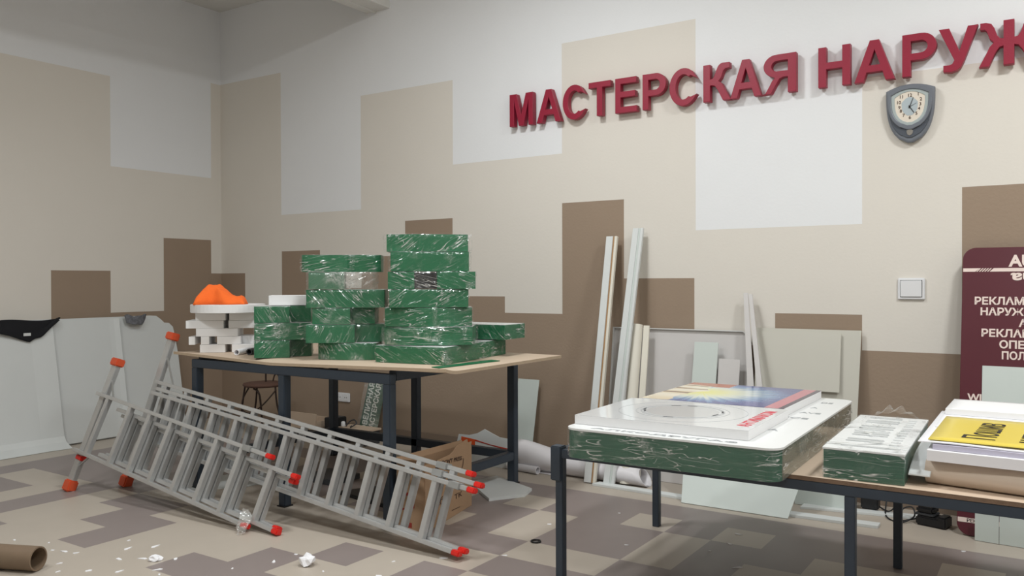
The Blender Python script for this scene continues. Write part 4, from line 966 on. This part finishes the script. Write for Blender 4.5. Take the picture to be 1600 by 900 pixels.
# cardboard box with raised flaps
cbx = thing('cardboard_box', 'open brown cardboard box with printed marks behind the right end of the long ladder', 'cardboard box', (-2.74, 3.48, 0))
P0, P1 = Vector((-2.640, 3.19, .001)), Vector((-2.755, 3.735, .001)); wv_ = Vector((-.150, -.03, 0)); wq_ = Vector((-.050, -.01, 0))
H_ = Vector((0, 0, .335))
def wallp(a, b_, h_, m=0):
    t_ = (b_-a).cross(Vector((0, 0, 1))).normalized()*.004
    return MB().obox(a, b_-a, t_, (0, 0, h_))
rw = wallp(P0, P1, .335).build('side', cardboard, cbx)
wallp(P0+wv_, P1+wq_, .335).build('side', cardboard, cbx)
fw = wallp(P0+wv_, P0, .335).build('side', cardboard, cbx)
wallp(P1+wq_, P1, .335).build('side', cardboard, cbx)
MB().prism([P0, P1, P1+wq_, P0+wv_], (0, 0, .004)).build('bottom', cardboard, cbx)
dr = (P1-P0).normalized()
MB().prism([P0+H_+dr*.28, P0+H_+dr*.55, P0+H_+dr*.56+Vector((.0, 0, .022)), P0+H_+dr*.51+Vector((.0, 0, .024)), P0+H_+dr*.50+Vector((0, 0, .045)), P0+H_+dr*.37+Vector((0, 0, .035)), P0+H_+dr*.33+Vector((0, 0, .012))], (.004, .001, 0)).build('flap', cardboard, cbx)
MB().prism([P0+wv_+H_, P0+H_, P0+H_+Vector((-.02, -.03, .03)), P0+wv_+H_+Vector((0, -.03, .028))], (.001, .004, 0)).build('flap', cardboard, cbx)
MB().prism([P0+H_+wv_, P1+H_+wq_, P1+H_+wq_+Vector((-.01, 0, .025)), P0+H_+wv_+Vector((-.01, 0, .03))], (.004, .001, 0)).build('flap', cardboard, cbx)
RF = frame(P0+Vector((.0048, 0.001, 0)), dr, (0, 0, 1))
nsgn = 1 if RF.to_3x3().col[2].x > 0 else -1
def onbox(a, z): return RF @ Matrix.Translation((a, z, .0005*nsgn))
text('lettering', "DON'T PRESS", .030, .0005, onbox(.185, .302) @ Matrix.Rotation(-.09, 4, 'Z'), ink_brown, cbx, bold=.015, width=.24)
text('lettering', 'Меб', .055, .0005, onbox(.06, .100), ink_brown, cbx, width=.13)
text('lettering', 'тк', .050, .0005, onbox(.335, .085), ink_brown, cbx, width=.09)
shape('printed_mark', [[(.30, .035), (.40, .030), (.40, .033), (.30, .038)]], .0004, onbox(0, 0), ink_brown, cbx)
shape('printed_mark', [[(.13, .25), (.15, .262), (.145, .285), (.158, .295), (.17, .285), (.168, .265), (.20, .28), (.175, .25), (.20, .235), (.165, .243), (.15, .232)]], .0004, onbox(-.035, .045), ink_brown, cbx)
shape('printed_mark', [arc(.42, .26, .05, .06, -75, 5, 8)+arc(.42, .26, .043, .053, 5, -75, 8)], .0004, onbox(-.02, .02), ink_brown, cbx)
shape('printed_mark', [[(.09, .06), (.115, .06), (.115, .125), (.09, .125)]], .0004, onbox(0, 0), ink_red, cbx)
LF = frame(P0+wv_+Vector((0, -.0048, 0)), -wv_, (0, 0, 1))
shape('printed_mark', [[(.03, .02), (.06, .02), (.06, .045), (.03, .045)], [(.065, .02), (.085, .02), (.085, .045), (.065, .045)]], .0004, LF, ink_red, cbx)
shape('printed_mark', [[(.01, .10), (.10, .12), (.10, .20), (.02, .19)], [(.02, .11), (.03, .175), (.09, .185), (.09, .13)]], .0004, LF, ink_red, cbx)
tag(MB().prism([(-2.72, 3.86, .0), (-2.60, 4.05, .0), (-2.64, 4.19, .0), (-3.0, 4.34, .0), (-3.05, 4.12, .0)], (0, 0, .016)).build('board', sheet_white), 'white board lying flat on the floor behind the cardboard box', 'board')
tag(MB().prism([(-4.62, 3.22, .0), (-4.40, 3.04, .0), (-4.16, 3.30, .0), (-4.12, 3.52, .0), (-4.24, 3.62, .0), (-4.5, 3.5, .0)], (0, 0, .004)).build('paper_sheet', sheet_white), 'torn white sheet on the floor behind the front ladder', 'sheet')
tag(MB().box(-4.0, -3.72, 3.62, 3.86, .0, .035).build('folded_carton', dark_grey, bevel=.003), 'dark flat pack on the floor under the tall table', 'flat pack')
tag(MB().prism([(-3.55, 3.5, .0), (-3.1, 3.42, .0), (-3.05, 3.75, .0), (-3.4, 3.8, .0)], (0, 0, .022)).build('flat_case', black_plastic, bevel=.004), 'black flat case on the floor under the tall table', 'case')
tag(MB().prism([(-4.05, 3.40, .036), (-3.93, 3.34, .036), (-3.88, 3.42, .036), (-4.0, 3.47, .036)], (0, 0, .004)).build('blue_sheet', mat('pale_blue', (150, 186, 204), .5)), 'pale blue scrap on the floor under the tall table', 'scrap')

# ------------------------------------------------------------------ white sheets along the left wall
def lw_pt(y, s_, dx=0.0): return Vector((-6.365-.130*s_-dx, y, .003+s_))
pts = [lw_pt(4.46, 0), lw_pt(4.44, .62)]
top_z = .965
pts += [lw_pt(4.42, .80), lw_pt(4.41, .86), lw_pt(4.375, .895), lw_pt(4.33, .90), lw_pt(4.30, .93), lw_pt(4.26, .96), lw_pt(4.20, top_z), lw_pt(3.40, top_z), lw_pt(2.2, top_z), lw_pt(2.2, 0)]
tag(MB().prism(pts, (-.006, 0, 0)).build('display_board', sheet_white), 'large white board with a notched rounded corner leaning along the left wall', 'board')
tag(MB().grid(lambda u, v: (-6.336-.128*v*.955+(.10*max(0, (.08-v)/.08)**2)+.022*max(0, (u-.9)/.1)**2, 2.1+1.28*u-.03*v, .004+.952*v), 8, 24, 0, False).build('white_sheet', sheet_white, thick=.003), 'white sheet at the far left, curling out onto the floor', 'sheet')
tag(MB().grid(lambda u, v: (-6.350-.128*v*.96+.020*max(0, (u-.85)/.15)**2, 3.36+.56*u-.02*v, .012+.945*v), 14, 6, 0, False).build('white_sheet', sheet_white, thick=.003), 'middle white sheet standing before the notched panel, below the camouflage cap', 'sheet')
# dark jacket and cap hung over the top edge
JP = [(2.45, .05), (2.75, .06), (2.95, .075), (3.05, .10), (3.12, .125), (3.18, .145), (3.215, .125), (3.27, .115), (3.33, .06), (3.40, .006)]
def jk(u, v):
    y = 2.45+.95*u
    for (a, ha), (b, hb) in zip(JP, JP[1:]):
        if a <= y <= b+1e-6: low = ha+(hb-ha)*(y-a)/(b-a)
    return (-6.475+.046-.012*(1-v)+.006*math.sin(17*u+5*v)*v, y+.012*math.sin(6*v), .972-1.15*low*v+.008*math.sin(13*u)*(1-v))
j_ = thing('jacket', 'black garment hanging over the top of the left white sheets', 'jacket', (-6.46, 3.0, .80))
MB().grid(jk, 48, 10).build('fabric', black_cloth, j_, thick=.014)
MB().box(-6.420, -6.412, 3.13, 3.18, .855, .876).build('label', sheet_white, j_)
def cp(u, v):
    y = 3.94+.19*u
    return (-6.478+.030+.02*math.sin(PI*u), y+.02*v*(1-2*u), .975-.085*v*(1-.4*abs(2*u-1))+.006*math.sin(14*u)+.008*math.sin(9*u+4*v))
tag(MB().grid(cp, 14, 8).build('cap', camo, thick=.012), 'camouflage cap hung on the top edge of the white panel', 'cap')

# ------------------------------------------------------------------ things on the floor
roll('cardboard_tube', (-3.70, 1.86, .054), (-4.75, 1.42, .054), .052, kraft, 'brown cardboard tube lying on the floor at the lower left', 'cardboard tube', wall=.12, n=32)
tag(MB().prism([(-3.86, 1.70, .0), (-3.70, 1.50, .0), (-4.2, 1.2, .0), (-4.4, 1.45, .0)], (0, 0, .004)).build('glass_sheet', glass_green), 'pale green sheet corner on the floor in front of the cardboard tube', 'sheet')
def crumple(cx_, cy__, r, seed, h=.9):
    rn_ = random.Random(seed); bm_ = bmesh.new(); bmesh.ops.create_icosphere(bm_, subdivisions=2, radius=r)
    vs_ = []
    for v_ in bm_.verts:
        k_ = .55+.6*rn_.random(); vs_.append((cx_+v_.co.x*k_, cy__+v_.co.y*k_, max(.002, r*.6*h+v_.co.z*k_*h)))
    fs_ = [[v_.index for v_ in f_.verts] for f_ in bm_.faces]; bm_.free()
    return MB().add(vs_, fs_).build('crumpled_paper', paper_white)
tag(crumple(-2.775, 2.545, .038, 3), 'crumpled white paper ball on the tiles below the long ladder', 'crumpled paper')
tag(crumple(-3.40, 2.22, .03, 5, .5), 'crumpled film scrap on the dark tiles at the bottom, left of the paper ball', 'crumpled paper')
rg = MB(); rg.tube([(-2.105+.022*math.cos(a*PI/10), 3.375+.022*math.sin(a*PI/10), .005) for a in range(20)], .004, 6, closed=True)
tag(rg.build('rubber_ring', black_plastic), 'small black rubber ring on the dark tiles left of the low table leg', 'ring')
# scraps: each an object, copies of three small flakes
def flake(seed):
    rn_ = random.Random(seed); k_ = 6; pts_ = [(.016*(.6+.8*rn_.random())*math.cos(2*PI*i/k_), .008*(.6+.8*rn_.random())*math.sin(2*PI*i/k_), .001) for i in range(k_)]
    return MB().prism(pts_, (.001, 0, .0025)).build('paper_scrap', paper_white)
protos = [flake(1), flake(2), flake(3)]
SCR = [(-4.24, 2.02), (-4.21, 1.93), (-4.15, 1.83), (-4.06, 2.09), (-3.87, 2.06), (-3.93, 2.04), (-3.80, 2.08), (-3.72, 1.96), (-3.77, 2.32), (-3.55, 2.14), (-3.47, 2.20), (-3.34, 2.28),
       (-3.33, 1.98), (-3.28, 2.15), (-3.22, 2.12), (-3.62, 1.90), (-3.66, 2.25), (-3.52, 1.98), (-3.02, 2.34), (-2.94, 2.50), (-2.93, 2.62), (-2.66, 2.53), (-2.12, 3.13), (-2.42, 2.62), (-2.49, 2.79), (-2.33, 2.95),
       (-1.99, 4.04), (-1.33, 4.02), (-1.32, 3.85), (-1.36, 3.70), (-1.72, 3.57), (-1.18, 3.55), (-2.2, 3.66), (-0.38, 4.33), (-3.58, 2.34), (-3.95, 1.95), (-4.32, 1.95), (-3.4, 2.05)]
rn = random.Random(9)
for k, (x, y) in enumerate(SCR):
    o = protos[k] if k < 3 else protos[k % 3].copy()
    if k >= 3: C.objects.link(o)
    o.location = (x, y, 0.0); o.rotation_euler = (0, 0, rn.random()*6.28); s_ = .6+.7*rn.random(); o.scale = (s_, s_, 1)
    tag(o, 'tiny white paper scrap lying loose on the tiled floor', 'paper scrap', 'paper scraps on the floor')

# ------------------------------------------------------------------ to real size
for me in bpy.data.meshes: me.transform(Matrix.Scale(S, 4))
for o in bpy.data.objects:
    if o.type in ('MESH', 'EMPTY'): o.location = o.location*S
